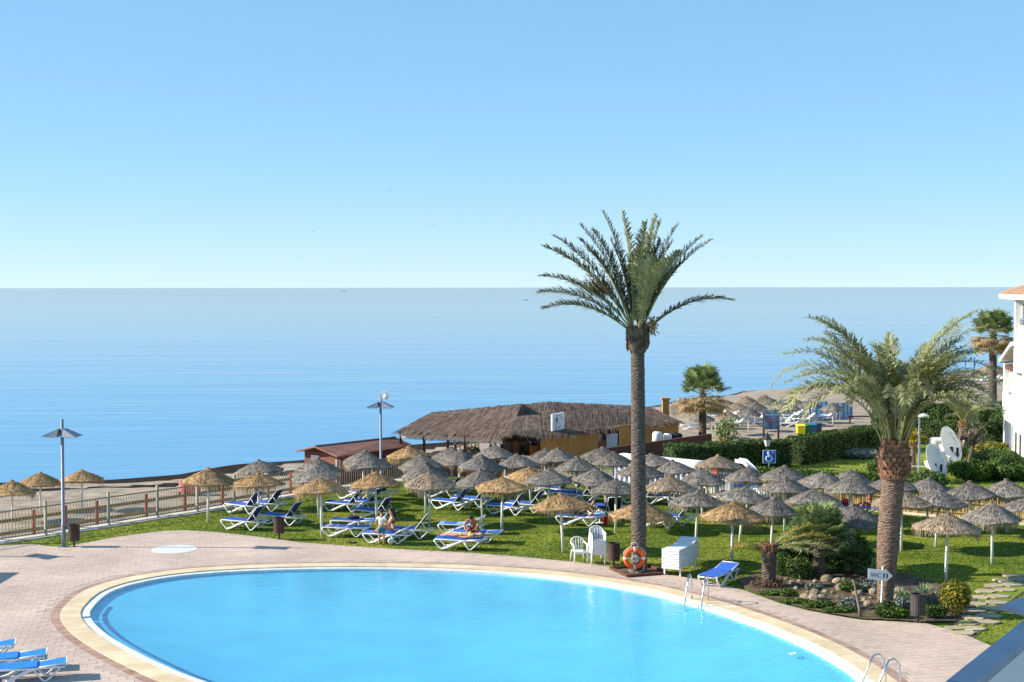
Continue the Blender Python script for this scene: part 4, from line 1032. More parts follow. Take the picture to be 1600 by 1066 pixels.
for k in range(30):
    az = rd.choice((1,-1))*math.pi/2+rd.uniform(-.8,.8)
    add_frond(tp, frond_mesh(rd, rd.uniform(3.2,4.2), rd.uniform(60,86), rd.uniform(50,115), .52, 62, rd.choice(('frond_pale','frond_pale','frond')), .026, tipdroop=.25, start=.22), CB+Vector((.18*math.cos(az), .18*math.sin(az), rd.uniform(-.1,.1))), az, rd.uniform(-.2,.2))
for k in range(22):
    az = rd.uniform(0,6.283)
    add_frond(tp, frond_mesh(rd, rd.uniform(3.2,4.3), rd.uniform(66,88), rd.uniform(25,95), .52, 64, 'frond_pale', .024, tipdroop=.25, start=.22), CB+Vector((.18*math.cos(az), .18*math.sin(az), rd.uniform(-.05,.15))), az, rd.uniform(-.2,.2))
for dx, dy in ((-200,-40),(-195,-70),(-180,-30),(165,-40),(160,-95),(-150,-20),(140,-20)): wide(dx*1.08, dy*1.08, bendk=1.2)
wide(-40,-120,'frond_yellow',.3, math.pi-.5); wide(45,-105,'frond_yellow',.8, -.6); wide(-18,-100,'frond_yellow',.4,-2.0)
st_ = MB()
for k in range(26):
    a = rd.uniform(0,6.283); e = R(rd.uniform(62,84)); d = Vector((math.cos(a)*math.cos(e), math.sin(a)*math.cos(e), math.sin(e))); p0 = CB+Vector((.28*math.cos(a), .28*math.sin(a), -.2)); st_.tube([p0, p0+d*rd.uniform(.7,1.3)], [.045,.02], 6)
st_.build('leaf_stalks', 'rachis', tp)

# --- fan palms
def fan_mesh(rd, petiole, rad, e0, m, nseg=24, droop=.35):
    d = Vector((math.cos(R(e0)), 0, math.sin(R(e0)))); mb = MB()
    end = d*petiole+Vector((0,0,-.12*petiole)); mb.tube([(0,0,0), d*petiole*.6, end], [.022,.018,.012], 5); nr = len(mb.f)
    sd = Vector((0,1,0)); 
    for k in range(nseg):
        a = R(-125+250*(k+.5)/nseg); v = (d*math.cos(a)+sd*math.sin(a)).normalized(); l = rad*rd.uniform(.85,1.08)*(1-.15*abs(a)/2.2)
        nrm = d.cross(sd); w_ = v.cross(nrm).normalized()*rad*.05
        q = end+v*l*.6+Vector((0,0,-droop*.12*l)); e = end+v*l+Vector((0,0,-droop*l*rd.uniform(.5,1.2)))
        mb.add([end, q+w_+nrm*.015, q-w_+nrm*.015, e], [(0,1,2),(2,1,3)])
    me = mb.mesh('fan_leaf', 'rachis'); me.materials.append(M[m]); mi = np.ones(len(me.polygons), np.int32); mi[:nr] = 0; me.polygons.foreach_set('material_index', mi); return me
def fan_palm(label, loc, H, rt, nf, rad, pet, dry=.4, green='fan_green', trunk='bark', e_lo=-60, scale_dry=1.0, name='fan_palm'):
    t = thing(name, label, 'palm tree', loc)
    if H > .3: put('trunk', trunk_mesh(H, lambda q: rt*(1.15-.25*q), trunk, seg=16, dz=.08, ring=.12, amp=.07, rd=rd), t)
    lib = [fan_mesh(rd, pet, rad, 35, green) for _ in range(3)]; lib2 = [fan_mesh(rd, pet, rad, 20, 'frond_dry', droop=.6) for _ in range(2)] if dry else []; lib3 = [fan_mesh(rd, pet, rad, 35, 'fan_mid') for _ in range(2)]
    for k in range(nf):
        f = k/nf; az = k*2.39996; pitch = R(-50+f*(50-e_lo))
        src = rd.choice(lib2) if (dry and f > 1-dry) else rd.choice(lib if rd.random() < .6 else lib3)
        o = put('fan_leaf', src, t); o.location = (0,0,H-f*.35); o.rotation_euler = Euler((0, pitch, az), 'XYZ')
        s_ = rd.uniform(.85,1.1); o.scale = (s_,)*3
    return t
p = P(1113,712,-.2); fan_palm('fan palm with brown skirt of dead leaves behind the tufted parasol', (p.x, p.y+4.5, -.6), 3.9, .23, 56, .85, 1.35, .36, e_lo=-50, green='fan_mid')
p = PD(1552,520,112); fan_palm('fan palm with shaggy brown skirt next to the white building', (p.x, 112, -1.0), p.z+1.0, .3, 60, 1.0, 1.4, .4, e_lo=-55, green='fan_mid')
p = P(1282,904); fan_palm('bushy green fan palm with a short scaly trunk in the rock bed', (p.x, p.y+.25, 0), 1.35, .20, 80, .55, .95, 0, e_lo=-30, green='fan_mid')
for px, py, h in ((1318,898,.5),(1255,896,.4),(1340,899,.35)):
    p = P(px,py); fan_palm('low green fan palm clump around the bushy fan palm', (p.x, p.y+.5, 0), h, .12, 40, .55, .6, 0, e_lo=-10)['group'] = 'low fan palm clumps'
# small palm in the right garden, and a tiny one
def small_date(label, loc, H, rt, nf, L, m='frond_pale', e=(35,85), bend=(30,80)):
    t = thing('young_palm', label, 'palm tree', loc)
    put('trunk', trunk_mesh(H, lambda q: rt*(1.1-.1*q), 'bark_red', seg=16, dz=.05, ring=.09, amp=.07, rd=rd), t)
    bt = MB()
    for k in range(50):
        a = rd.uniform(0,6.283); d = Vector((math.cos(a), math.sin(a), 0)); p = Vector((0,0,H-rd.uniform(0,.35)))+d*rt*.95; bt.beam(p, p+d*.06+Vector((0,0,.14)), .09, .04, up=d)
    bt.build('leaf_bases', 'boot', t); lib = [frond_mesh(rd, L*rd.uniform(.9,1.1), rd.uniform(*e), rd.uniform(*bend), .36, 40, m, .018) for _ in range(8)]
    for k in range(nf): add_frond(t, lib[k % 8], (0,0,H), k*2.4+rd.uniform(-.2,.2), rd.uniform(-.2,.2))
    return t
p = P(1520,710); small_date('young date palm on the garden lawn beside the white building', (p.x, p.y+2, 0), 1.7, .22, 30, 2.3)
p = P(1436,738); small_date('tiny yellowing palm behind the thin grey lamp pole', (p.x, p.y+1.2, 0), 1.5, .15, 16, .9, 'frond_yellow')
# stub palm (cycad-like) at the bed's corner
p = P(1202,917); t = thing('stub_palm', 'stubby dark trunked palm with cut crown and few long yellow fronds', 'palm tree', (p.x, p.y+.1, 0))
put('trunk', trunk_mesh(1.15, lambda q: .21+.05*q, 'bark', seg=18, dz=.04, ring=.08, amp=.09, rd=rd), t)
bt = MB()
for k in range(110):
    a = rd.uniform(0,6.283); d = Vector((math.cos(a), math.sin(a), 0)); p0 = Vector((0,0,1.1+rd.uniform(-.1,.26)))+d*.24*rd.uniform(.3,1); bt.beam(p0, p0+d*.06+Vector((0,0,rd.uniform(.08,.16))), .08, .04, up=d)
bt.build('leaf_bases', 'boot', t)
for az, e, b_, L, m in ((math.pi+.2,22,55,1.35,'frond_yellow'),(math.pi-.15,18,50,1.3,'frond_dry'),(.1,30,55,2.3,'frond_yellow'),(-.3,20,45,2.2,'frond_pale'),(.35,42,60,2.2,'frond_yellow'),(-.6,15,40,1.7,'frond_pale'),(.7,35,60,1.6,'frond')):
    add_frond(t, frond_mesh(rd, L, e, b_, .30, 44, m, .016), (.1*math.cos(az),.1*math.sin(az),1.25), az)
dm = MB()
for k in range(260):
    a = rd.uniform(0,6.283); r = rd.uniform(.15,.62); p0 = Vector((r*math.cos(a), r*math.sin(a)*.8, rd.uniform(.0,.32)*(1-r))); dm.beam(p0, p0+Vector((rd.uniform(-.1,.1), rd.uniform(-.1,.1), rd.uniform(.0,.12))), .03, .015)
tag(dm.build('dead_leaf_litter', 'boot_dark', t), kind='stuff')

# ================================================================== leaf clouds
def leaf_mesh(name, pts, nrm, size, m, sway=.7):
    n = len(pts); d = nrm+rng.normal(0, sway, (n,3)); d /= np.linalg.norm(d, axis=1)[:,None]
    a = np.cross(d, rng.normal(0,1,(n,3))); a /= np.linalg.norm(a, axis=1)[:,None]; b = np.cross(d, a)
    s_ = (size*rng.uniform(.6,1.3,n))[:,None]
    v = np.stack([pts-a*s_, pts+b*s_*.55, pts+a*s_, pts-b*s_*.55], 1).reshape(-1,3); k = np.arange(n)*4
    return np_mesh(name, v, np.concatenate([np.c_[k,k+1,k+2], np.c_[k,k+2,k+3]]), m)
def bush(label, loc, r, m='shrub', dens=420, leaf=.055, cat='shrub', group=None, lumps=6, name='shrub', stem=True):
    rx, ry, rz = r; t = thing(name, label, cat, loc, 0, group); P_, N_ = [], []
    L = [((0,0,rz*.55),(rx*.8,ry*.8,rz*.55))]+[((rd.uniform(-.5,.5)*rx, rd.uniform(-.5,.5)*ry, rz*rd.uniform(.4,.78)),(rx*rd.uniform(.35,.55), ry*rd.uniform(.35,.55), rz*rd.uniform(.25,.4))) for _ in range(lumps)]
    for c, q in L:
        n = int(dens*(q[0]*q[1]+q[0]*q[2]+q[1]*q[2])*4)
        d = rng.normal(0,1,(n,3)); d /= np.linalg.norm(d,axis=1)[:,None]
        P_.append(np.array(c)+d*np.array(q)*rng.uniform(.75,1.06,(n,1))); N_.append(d)
    pts = np.concatenate(P_); nn = np.concatenate(N_); ok = pts[:,2] > .02
    put('foliage', leaf_mesh('foliage', pts[ok], nn[ok], leaf, m), t)
    mb = MB()
    for k in range(5):
        a = rd.uniform(0,6.283); mb.tube([(0,0,0),(rx*.3*math.cos(a), ry*.3*math.sin(a), rz*.4),(rx*.6*math.cos(a), ry*.6*math.sin(a), rz*.75)], [.03,.02,.008], 5)
    mb.build('stem', 'twig', t); return t
def hedge(label, line, wd, h, m='hedge', z=-.05, dens=260, leaf=.075, group=None):
    t = thing('hedge', label, 'hedge', (0,0,0), 0, group); line = [np.array(q) for q in line]; core = MB(); P_, N_ = [], []
    for i in range(len(line)-1):
        a, b = line[i], line[i+1]; u = (b-a)/np.linalg.norm(b-a); nn = np.array([-u[1],u[0]]); L = np.linalg.norm(b-a)
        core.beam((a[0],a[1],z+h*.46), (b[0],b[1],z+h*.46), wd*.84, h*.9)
        for kind, cnt in (('t', dens*L*wd), ('s', dens*L*h), ('r', dens*L*h), ('e', dens*wd*h)):
            n = int(cnt); uu = rng.uniform(0,L,n); lump = .07*np.sin(uu*2.3)+.05*np.sin(uu*5.1+1)
            if kind == 't': ww = rng.uniform(-.5,.5,n)*wd; zz = h+lump+rng.normal(0,.04,n); dd = np.c_[np.zeros(n),np.zeros(n),np.ones(n)]
            elif kind == 'e': uu = np.where(rng.random(n) < .5, 0, L)+rng.normal(0,.05,n); ww = rng.uniform(-.5,.5,n)*wd; zz = rng.uniform(0,1,n)*h; dd = np.tile(np.r_[u,0],(n,1))
            else:
                sg = -1 if kind == 's' else 1; ww = sg*(wd*.5+lump*.7+rng.normal(0,.04,n)); zz = rng.uniform(0,1,n)*h; dd = np.tile(np.r_[nn*sg,0],(n,1))
            P_.append(np.c_[a[0]+u[0]*uu+nn[0]*ww, a[1]+u[1]*uu+nn[1]*ww, z+zz]); N_.append(dd)
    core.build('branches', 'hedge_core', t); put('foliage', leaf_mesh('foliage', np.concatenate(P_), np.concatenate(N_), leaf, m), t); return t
def xl(*pp): return [xy(*q) for q in pp]
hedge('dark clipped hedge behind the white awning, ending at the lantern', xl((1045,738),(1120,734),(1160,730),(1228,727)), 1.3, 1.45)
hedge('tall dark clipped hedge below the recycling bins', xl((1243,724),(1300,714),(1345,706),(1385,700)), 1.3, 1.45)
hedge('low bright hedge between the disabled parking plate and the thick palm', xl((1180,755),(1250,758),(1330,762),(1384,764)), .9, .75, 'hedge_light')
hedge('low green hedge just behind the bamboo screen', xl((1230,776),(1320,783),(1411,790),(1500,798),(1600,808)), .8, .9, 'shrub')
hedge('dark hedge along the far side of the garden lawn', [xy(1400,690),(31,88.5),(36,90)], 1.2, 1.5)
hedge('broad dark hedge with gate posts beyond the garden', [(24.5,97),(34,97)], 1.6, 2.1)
for i, (px, py, r, m, lb) in enumerate(((1562,745,(1.9,1.5,1.3),'shrub','rounded green bush under the white building'),(1525,752,(1.4,1.2,1.0),'hedge_light','bright green bush right of the pruned tree'),(1590,752,(1.6,1.3,1.1),'shrub','green bush against the white building base'),(1455,765,(1.3,1.0,.8),'shrub','green bush in front of the satellite dishes'),(1560,718,(1.6,1.2,.9),'shrub_yellow','yellow green bush behind the pruned tree'),(1495,735,(.9,.9,1.2),'shrub','dark bush beside the white cabinet'),(1405,760,(.9,.8,.7),'shrub_grey','grey green bush by the white barrier pole'),(1350,717,(1.4,1.0,.5),'shrub_grey','pale grey ground shrub below the tall hedge'),(1500,693,(3,.8,.35),'shrub_grey','long pale grey shrub along the far lawn'),(1375,742,(.7,.6,.8),'shrub','sparse shrub next to the thick palm'),(1583,690,(1.5,1.2,1.7),'hedge','dark bush by the corner of the white building'),(1478,683,(2,1.3,2.0),'hedge','dark tree-like bush beyond the dishes'),(1540,684,(2,1.3,1.8),'hedge','dark bush behind the young palm'))):
    p = P(px,py); bush(lb, (p.x, p.y+r[1]*.6, -.05), r, m, 200, .08)
# ================================================================== rock bed
bedo = sheet('planting_bed', BED, .02, 'soil')
def rock_mesh(seed):
    q = random.Random(seed); bm = bmesh.new(); bmesh.ops.create_icosphere(bm, subdivisions=2, radius=1)
    ax = [Vector((q.gauss(0,1),q.gauss(0,1),q.gauss(0,1))).normalized() for _ in range(7)]
    for v in bm.verts:
        k = 1.0
        for a in ax: k = min(k, .78/max(.3, v.co.normalized().dot(a)) if v.co.normalized().dot(a) > .72 else k)
        v.co *= k*q.uniform(.92,1.08)
    me = bpy.data.meshes.new('rock'); bm.to_mesh(me); bm.free(); me.materials.append(M['rock']); return me
rl = [rock_mesh(s) for s in range(6)]
spots = [(1238,913),(1248,909),(1256,914),(1264,918),(1272,911),(1282,915),(1292,909),(1300,915),(1310,912),(1262,927),(1258,936),(1270,940),(1284,938),(1290,926),(1275,931),(1300,928),(1312,922),(1325,944),(1298,943),(1345,905),(1362,936),(1366,928),(1350,940),(1400,938),(1405,930),(1230,906),(1244,921),(1320,908),(1335,914),(1378,905),(1356,947),(1340,930),(1308,935)]
for i, (px, py) in enumerate(spots):
    p = P(px+rd.uniform(-2,2), py); big = rd.random() < .35 or (px, py) in ((1258,936),(1284,938),(1366,928),(1405,930)); s_ = rd.uniform(.15,.22) if big else rd.uniform(.06,.12)
    o = put('rock', rl[i % 6]); o.location = (p.x, p.y, s_*.35); o.scale = (s_*rd.uniform(.9,1.4), s_, s_*rd.uniform(.7,.95)); o.rotation_euler = (0,0,rd.uniform(0,6.28))
    tag(o, 'large ochre boulder in the palm bed' if big else 'small pale stone in the palm bed', 'rock', 'boulders in the palm bed' if big else 'stones in the palm bed')
def agave(label, px, py, n, L, m='agave', group=None):
    p = P(px,py); t = thing('agave', label, 'plant', (p.x,p.y,.02), 0, group)
    for k in range(n):
        az = k*2.4; e = R(rd.uniform(30,80)); d = Vector((math.cos(az)*math.cos(e), math.sin(az)*math.cos(e), math.sin(e))); sd = Vector((-math.sin(az), math.cos(az), 0))*.03*L/.5; l = L*rd.uniform(.75,1.1)
        q = d*l*.5; e_ = d*l+Vector((0,0,-l*.12)); MB().add([-sd*.6, sd*.6, q+sd, q-sd, e_, q+Vector((0,0,-.015))], [(0,1,2,3),(3,2,4)]).build('leaf', m, t)
agave('pale green agave rosette behind the dark grey bin', 1442, 935, 22, .62); agave('small agave rosette by the thick palm foot', 1408, 936, 18, .5)
agave('spiky yucca tuft right of the bushy fan palm', 1366, 905, 24, .85, 'fan_mid')
p = P(1497,966); bush('rounded shrub with yellow and green leaves beside the stone path', (p.x, p.y+.4, 0), (.56,.5,.98), 'shrub_yellow', 520, .045)
p = P(1398,968); bush('low bright green plant at the paving edge below the thick palm', (p.x, p.y+.2, 0), (.62,.25,.3), 'hedge_light', 700, .04)
for i, (px, py, q, m) in enumerate(((1205,930,(.5,.25,.16),'hedge_light'),(1240,943,(.6,.22,.16),'hedge_light'),(1275,950,(.6,.22,.2),'hedge_light'),(1310,957,(.6,.22,.18),'shrub'),(1360,925,(.5,.3,.4),'shrub_grey'),(1325,925,(.4,.3,.35),'shrub'),(1270,922,(.35,.25,.2),'shrub_grey'),(1385,955,(.4,.3,.3),'shrub'),(1470,950,(.6,.4,.45),'shrub_grey'),(1425,945,(.5,.3,.35),'shrub'),(1460,966,(.5,.3,.38),'shrub'),(1330,952,(.45,.3,.35),'shrub_grey'),(1290,950,(.4,.25,.22),'shrub'),(1230,932,(.35,.25,.25),'hedge_light'),(1415,955,(.5,.3,.4),'shrub_grey'),(1250,905,(.6,.4,.7),'shrub'),(1222,900,(.5,.4,.75),'shrub'))):
    p = P(px,py); bush('small wild tuft of mixed green leaves among the stones', (p.x,p.y,.0), q, m, 420, .045, 'plant', 'wild tufts in the palm bed', 3)
p = P(1345,965); t = thing('bare_twig', 'bare forked grey branch stump in front of the WC arrow pole', 'dead shrub', (p.x,p.y,0))
MB().tube([(0,0,0),(-.05,0,.3),(-.12,0,.62),(-.2,0,1.02),(-.26,0,1.15)], [.06,.045,.04,.028,.02], 7).tube([(-.1,0,.55),(0,0,.75),(.03,0,.95)], [.03,.022,.012], 6).tube([(0,0,.12),(.25,-.02,.3),(.6,-.02,.42),(.85,0,.55)], [.045,.035,.025,.012], 6).build('branch', 'twig', t, True)
# grass strip along bed
# ================================================================== stone path
sheet('path_bed', xl(*PATHPX), -.012, 'soil'); pth = sheet('path', xl(*[(1485,985),(1500,965),(1534,928),(1562,911),(1600,899),(1640,908),(1598,924),(1556,955),(1530,985),(1516,994)]), -.006, 'lawn')
for i, (px, py, wv, hv) in enumerate(((1505,990,.8,.35),(1492,982,.7,.3),(1522,983,.7,.35),(1510,975,.7,.3),(1540,972,.8,.35),(1518,966,.7,.4),(1545,962,.75,.4),(1526,955,.6,.4),(1552,951,.75,.4),(1528,944,.6,.45),(1556,942,.75,.4),(1532,934,.6,.4),(1560,932,.75,.4),(1540,924,.7,.4),(1570,922,.8,.4),(1552,915,.7,.4),(1582,914,.8,.4),(1566,907,.7,.4),(1596,906,.8,.4),(1585,900,.8,.4),(1610,900,.8,.4))):
    c = P(px,py); k = 6; poly = []
    for q in range(k):
        a = 2*math.pi*q/k+rd.uniform(-.2,.2); poly.append((wv*.52*math.cos(a)*rd.uniform(.85,1.1), hv*.75*math.sin(a)*rd.uniform(.85,1.1)))
    o = MB().prism(poly, -.03, .022+rd.uniform(0,.012)).build('slab', 'slab', pth); o.location = (c.x, c.y, 0); o.rotation_euler = (0,0,rd.uniform(-.25,.25))
# ================================================================== beach restaurant
ZR = -1.25
rs = thing('beach_restaurant', 'beach restaurant with brown thatched roofs and orange plank walls', 'restaurant')
def thatch_face(mb, quad, n, lift=.05):
    a, b, c, d = [Vector(q) for q in quad]      # a,b eave ; c,d ridge (b->c, a->d)
    nu, nv = 18, 6; nn = (b-a).cross(d-a).normalized()
    if nn.z < 0: nn = -nn
    base = len(mb.v)
    for j in range(nv+1):
        for i in range(nu+1):
            p = a.lerp(b, i/nu).lerp(d.lerp(c, i/nu), j/nv)
            mb.v.append(tuple(p+nn*(rd.uniform(-.018,.018)+.012*math.sin(i*1.3+j))))
    for j in range(nv):
        for i in range(nu):
            q = base+j*(nu+1)+i; mb.f.append((q, q+1, q+nu+2, q+nu+1))
    for _ in range(n):
        u, v0 = rd.random(), rd.uniform(.12,1.04); v1 = v0-rd.uniform(.15,.5); du = rd.uniform(-.012,.012)
        f = lambda uu, vv: a.lerp(b, uu).lerp(d.lerp(c, uu), vv)
        p0 = f(u, v0)+nn*.03; p1 = f(u+du, v1)+nn*rd.uniform(.02,.06); sd = (b-a).normalized()*rd.uniform(.012,.05)
        mb.add([p0-sd, p0+sd, p1+sd*.6, p1-sd*.6], [(0,1,2,3)])
    for _ in range(n//4):
        u = rd.random(); p0 = a.lerp(b, u)+Vector((0,0,.02)); p1 = p0+Vector((rd.uniform(-.04,.04), rd.uniform(-.04,.04), -rd.uniform(.08,.22))); sd = (b-a).normalized()*.02
        mb.add([p0-sd, p0+sd, p1+sd*.5, p1-sd*.5], [(0,1,2,3)])
def solid_roof(name, faces, n):
    mb = MB()
    for q in faces: thatch_face(mb, q, n)
    return mb.build(name, 'thatch', rs)
E = 1.5
A, B = P(621,674,E), P(792,683,E); R1, R2 = PD(675,645,89.5), PD(815,632,88.5); A2, B2 = Vector((-4.4,95,E)), Vector((2.2,93.5,E))
solid_roof('thatch_roof', [(A,B,R2,R1),(A2,A,R1,R1),(B2,A2,R1,R2),(B,B2,R2,R2)], 1300)
C, D_ = P(848,682,E), P(990,665,E); Eo = P(1062,659,E); K1, K2, K3 = PD(842,649,86.5), PD(988,638.5,92), PD(1017,637,93.3)
bk = [Vector((5.2,93.5,E)), Vector((10.5,98,E))]
r2 = solid_roof('thatch_roof', [(C,D_,K2,K1),(D_,Eo,K3,K2),(Eo,Vector((9.6,97.5,E)),K3,K3),(Vector((9.6,97.5,E)),Vector((3.5,92.5,E)),K1,K3),(B,C,K1,PD(806,652,85.5))], 1000)
U1, U2, U3 = PD(816,632,90), PD(864,628,92), PD(987,634,97)
solid_roof('thatch_roof', [(PD(800,660,86.5),PD(870,655,87.5),U2,U1),(PD(870,655,87.5),PD(1000,648,93),U3,U2),(Vector((10,101,E)),Vector((2,98,E)),U1,U3)], 500)
# porch canopy
q0, q1, q2, q3 = PD(776,686,80.6), PD(801,679,79.8), PD(851,686,81.2), PD(812,668,83)
solid_roof('porch_roof', [(q0,q1,PD(806,672,83),PD(788,672,83)),(q1,q2,PD(846,672,83.2),PD(806,672,83))], 220)
def wall_panel(a, b, z0, z1, m, name, th=.1): return MB().plate([(a.x,a.y,z0),(b.x,b.y,z0),(b.x,b.y,z1),(a.x,a.y,z1)], th).build(name, m, rs)
def planks(a, b, z0, z1, m, wd, name, parent, skip=None):
    a, b = Vector((a.x,a.y,0)), Vector((b.x,b.y,0)); L = (b-a).length; n = max(1, int(L/wd)); u = (b-a)/L; me_ = MB().box((0,0,(z1-z0)/2), (L/n*.95,.05,z1-z0)).mesh(name, m)
    for k in range(n):
        if skip and skip[0] < (k+.5)/n < skip[1]: continue
        o = put(name, me_, parent); p = a+u*(k+.5)*L/n; o.location = (p.x, p.y+rd.uniform(-.012,.012), z0+rd.uniform(-.01,.01)); o.rotation_euler = (0,0,math.atan2(u.y,u.x))
off = Vector((-.12,.45,0))
wa, wb, wc = C+off, P(1016,664,E)+off, P(1064,659,E)+off
planks(wa, wb, ZR, E+.1, 'orange_wall', .34, 'wall_plank', rs, (.52,.70)); planks(wb, wc, ZR, E+.05, 'orange_wall', .34, 'wall_plank', rs)
ax = Vector((wb.x-wa.x, wb.y-wa.y, 0)); nb = Vector((-ax.y, ax.x, 0)).normalized()*.15
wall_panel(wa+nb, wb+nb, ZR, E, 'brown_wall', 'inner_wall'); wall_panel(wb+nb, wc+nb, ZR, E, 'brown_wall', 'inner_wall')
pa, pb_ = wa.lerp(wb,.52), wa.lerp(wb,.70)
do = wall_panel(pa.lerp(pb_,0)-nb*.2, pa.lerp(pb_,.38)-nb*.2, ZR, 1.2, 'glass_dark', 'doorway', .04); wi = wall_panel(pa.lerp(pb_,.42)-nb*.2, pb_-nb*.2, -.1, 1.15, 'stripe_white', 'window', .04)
MB().beam(pa+Vector((0,0,.0)), pb_, .1, .12).build('lintel', 'orange_trim', rs)
planks(Vector((wc.x,wc.y,0)), Vector((10.3,96.5,0)), ZR, E-.1, 'orange_wall', .34, 'wall_plank', rs)
ch_ = PD(1040,650,93); c_ = MB().box((ch_.x,93,1.6), (.42,.42,2.3)).box((ch_.x,93,2.78), (.56,.56,.12)).build('chimney', 'orange_wall', rs)
# pavilion posts, fascia, dark interior
for t_ in (.02,.24,.46,.62,.85,.98):
    p = A.lerp(B, t_)+Vector((.05,.35,0)); MB().box((p.x,p.y,(E+ZR)/2), (.16,.16,E-ZR)).build('post', 'brown_wall', rs)
for t_ in (.1,.5,.9):
    p = A2.lerp(B2, t_)-Vector((0,.4,0)); MB().box((p.x,p.y,(E+ZR)/2), (.16,.16,E-ZR)).build('post', 'brown_wall', rs)
MB().beam(A+Vector((0,.2,-.04)), B+Vector((0,.2,-.04)), .08, .14).build('fascia', 'orange_trim', rs)
MB().beam(B+Vector((0,.2,-.06)), C+Vector((0,.2,-.06)), .08, .16).build('fascia', 'orange_trim', rs)
val = thing('valance', 'white scalloped awning valance with green edge under the thatched eave', 'valance')
for k in range(44):
    a, b = A.lerp(B, .03+k*.93/44), A.lerp(B, .03+(k+1)*.93/44); a = a+Vector((0,.3,-.12)); b = b+Vector((0,.3,-.12)); m_ = (a+b)/2
    MB().plate([a, a+Vector((0,0,-.28)), m_+Vector((0,0,-.36)), b+Vector((0,0,-.28)), b], .01).build('scallop', 'canvas', val)
    MB().plate([a+Vector((0,-.012,-.25)), a+Vector((0,-.012,-.30)), m_+Vector((0,-.012,-.38)), m_+Vector((0,-.012,-.33))], .006).build('edge_tape', 'bin_green', val)
# porch interior walls
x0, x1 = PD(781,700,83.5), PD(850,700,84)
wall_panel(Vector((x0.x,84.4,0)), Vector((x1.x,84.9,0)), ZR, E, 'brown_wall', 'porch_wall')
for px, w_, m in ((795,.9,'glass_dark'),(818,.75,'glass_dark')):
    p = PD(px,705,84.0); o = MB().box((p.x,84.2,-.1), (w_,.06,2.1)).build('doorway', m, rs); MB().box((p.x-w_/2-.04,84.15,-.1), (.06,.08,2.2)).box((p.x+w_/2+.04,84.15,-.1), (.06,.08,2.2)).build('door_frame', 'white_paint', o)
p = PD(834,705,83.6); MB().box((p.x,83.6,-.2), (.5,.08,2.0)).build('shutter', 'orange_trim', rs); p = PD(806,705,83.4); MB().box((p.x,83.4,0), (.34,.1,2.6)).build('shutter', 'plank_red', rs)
p = PD(817,718,82.6); person('person in black standing in the restaurant doorway', (p.x, 82.6, ZR), R(0), WAITER, clothes=(SHIRT('black_cloth'), SHORTS('black_cloth')), k=1.1)
p = PD(789,718,82.9); person('person in pale shirt standing in the restaurant porch', (p.x, 82.9, ZR), R(20), WAITER, clothes=(SHIRT('shirt'), SHORTS('navy_cloth')), k=1.1)
# terrace fence of red planks
tf = thing('terrace_fence', 'red brown plank fence of the restaurant terrace behind the grey parasols', 'fence'); ta, tb, tc_ = P(652,746,ZR+.0), P(850,752,ZR), P(960,735,ZR)
planks(ta, tb, ZR, -.05, 'plank_red', .15, 'plank', tf); planks(tb, tc_, ZR, -.05, 'plank_red', .15, 'plank', tf)
# wooden rail seen below the pavilion roof
tr_ = thing('wooden_railing', 'pale wooden railing on the sand under the thatched pavilion', 'railing'); ra, rb = PD(713,700,93), PD(748,694,98)
for k in range(7):
    p = ra.lerp(rb, k/6); MB().box((p.x,p.y,-.75), (.07,.07,1.0)).build('post', 'bamboo', tr_)
for z in (-.35,-.7): MB().beam((ra.x,ra.y,z), (rb.x,rb.y,z), .05, .08).build('rail', 'bamboo', tr_)
# terrace furniture: pots under the pavilion
p = P(735,716,ZR); bush('green bush in the sand under the thatched pavilion', (p.x,p.y,ZR), (.7,.6,.7), 'shrub_grey', 150, .08)
# sign board on the roof
sa, sb = PD(863,664,83.2), PD(882,663.5,84.3); sg = thing('roof_sign', 'white board sign with a drawn palm tree in an oval on the thatched roof', 'sign')
hz = 34.5/F*84/2; cz = sa.z
fa, fb = Vector((sa.x,sa.y,0)), Vector((sb.x,sb.y,0)); u_ = (fb-fa).normalized(); nv_ = Vector((u_.y,-u_.x,0)); cen = (fa+fb)/2; Wd = (fb-fa).length/2
def SG(u, v, o=.0): q = cen+u_*u*Wd+nv_*o; return Vector((q.x, q.y, cz+v*hz))
MB().plate([SG(-1,-1.0,.0),SG(1,-.94),SG(1,1.0),SG(-1,.95)], .1, n=nv_).build('board', 'sign_white', sg)
ov = MB().tube([SG(.0+.62*math.cos(a), .0+.8*math.sin(a), .008) for a in np.linspace(.25,5.2,34)], .014, 5); ov.build('oval', 'pale_ink', sg)
pl = MB().tube([SG(-.38,-.5,.01),SG(-.36,-.1,.01),SG(-.3,.35,.01)], .02, 5)
for dx, dy in ((-.32,-.02),(-.2,.18),(.0,.26),(.22,.2),(.36,-.02),(.3,-.18)): pl.tube([SG(-.3,.35,.01), SG(-.3+dx*.6,.35+dy,.01), SG(-.3+dx*1.1,.35+dy*.5-.06,.01)], [.022,.03,.01], 5)
pl.tube([SG(.05+.2*math.cos(a), -.12+.12*math.sin(a)-.1, .01) for a in np.linspace(3.3,6.6,10)], .024, 5).tube([SG(.1,.02,.01), SG(.3,.05,.01)], .02, 5)
pl.build('palm_drawing', 'pale_ink', sg)
MB().tube([SG(.5,-.9,-.15), SG(.5,-1.6,-.15)], .03, 6).tube([SG(-.5,-.9,-.15), SG(-.5,-1.6,-.15)], .03, 6).build('stand', 'dark_metal', sg)
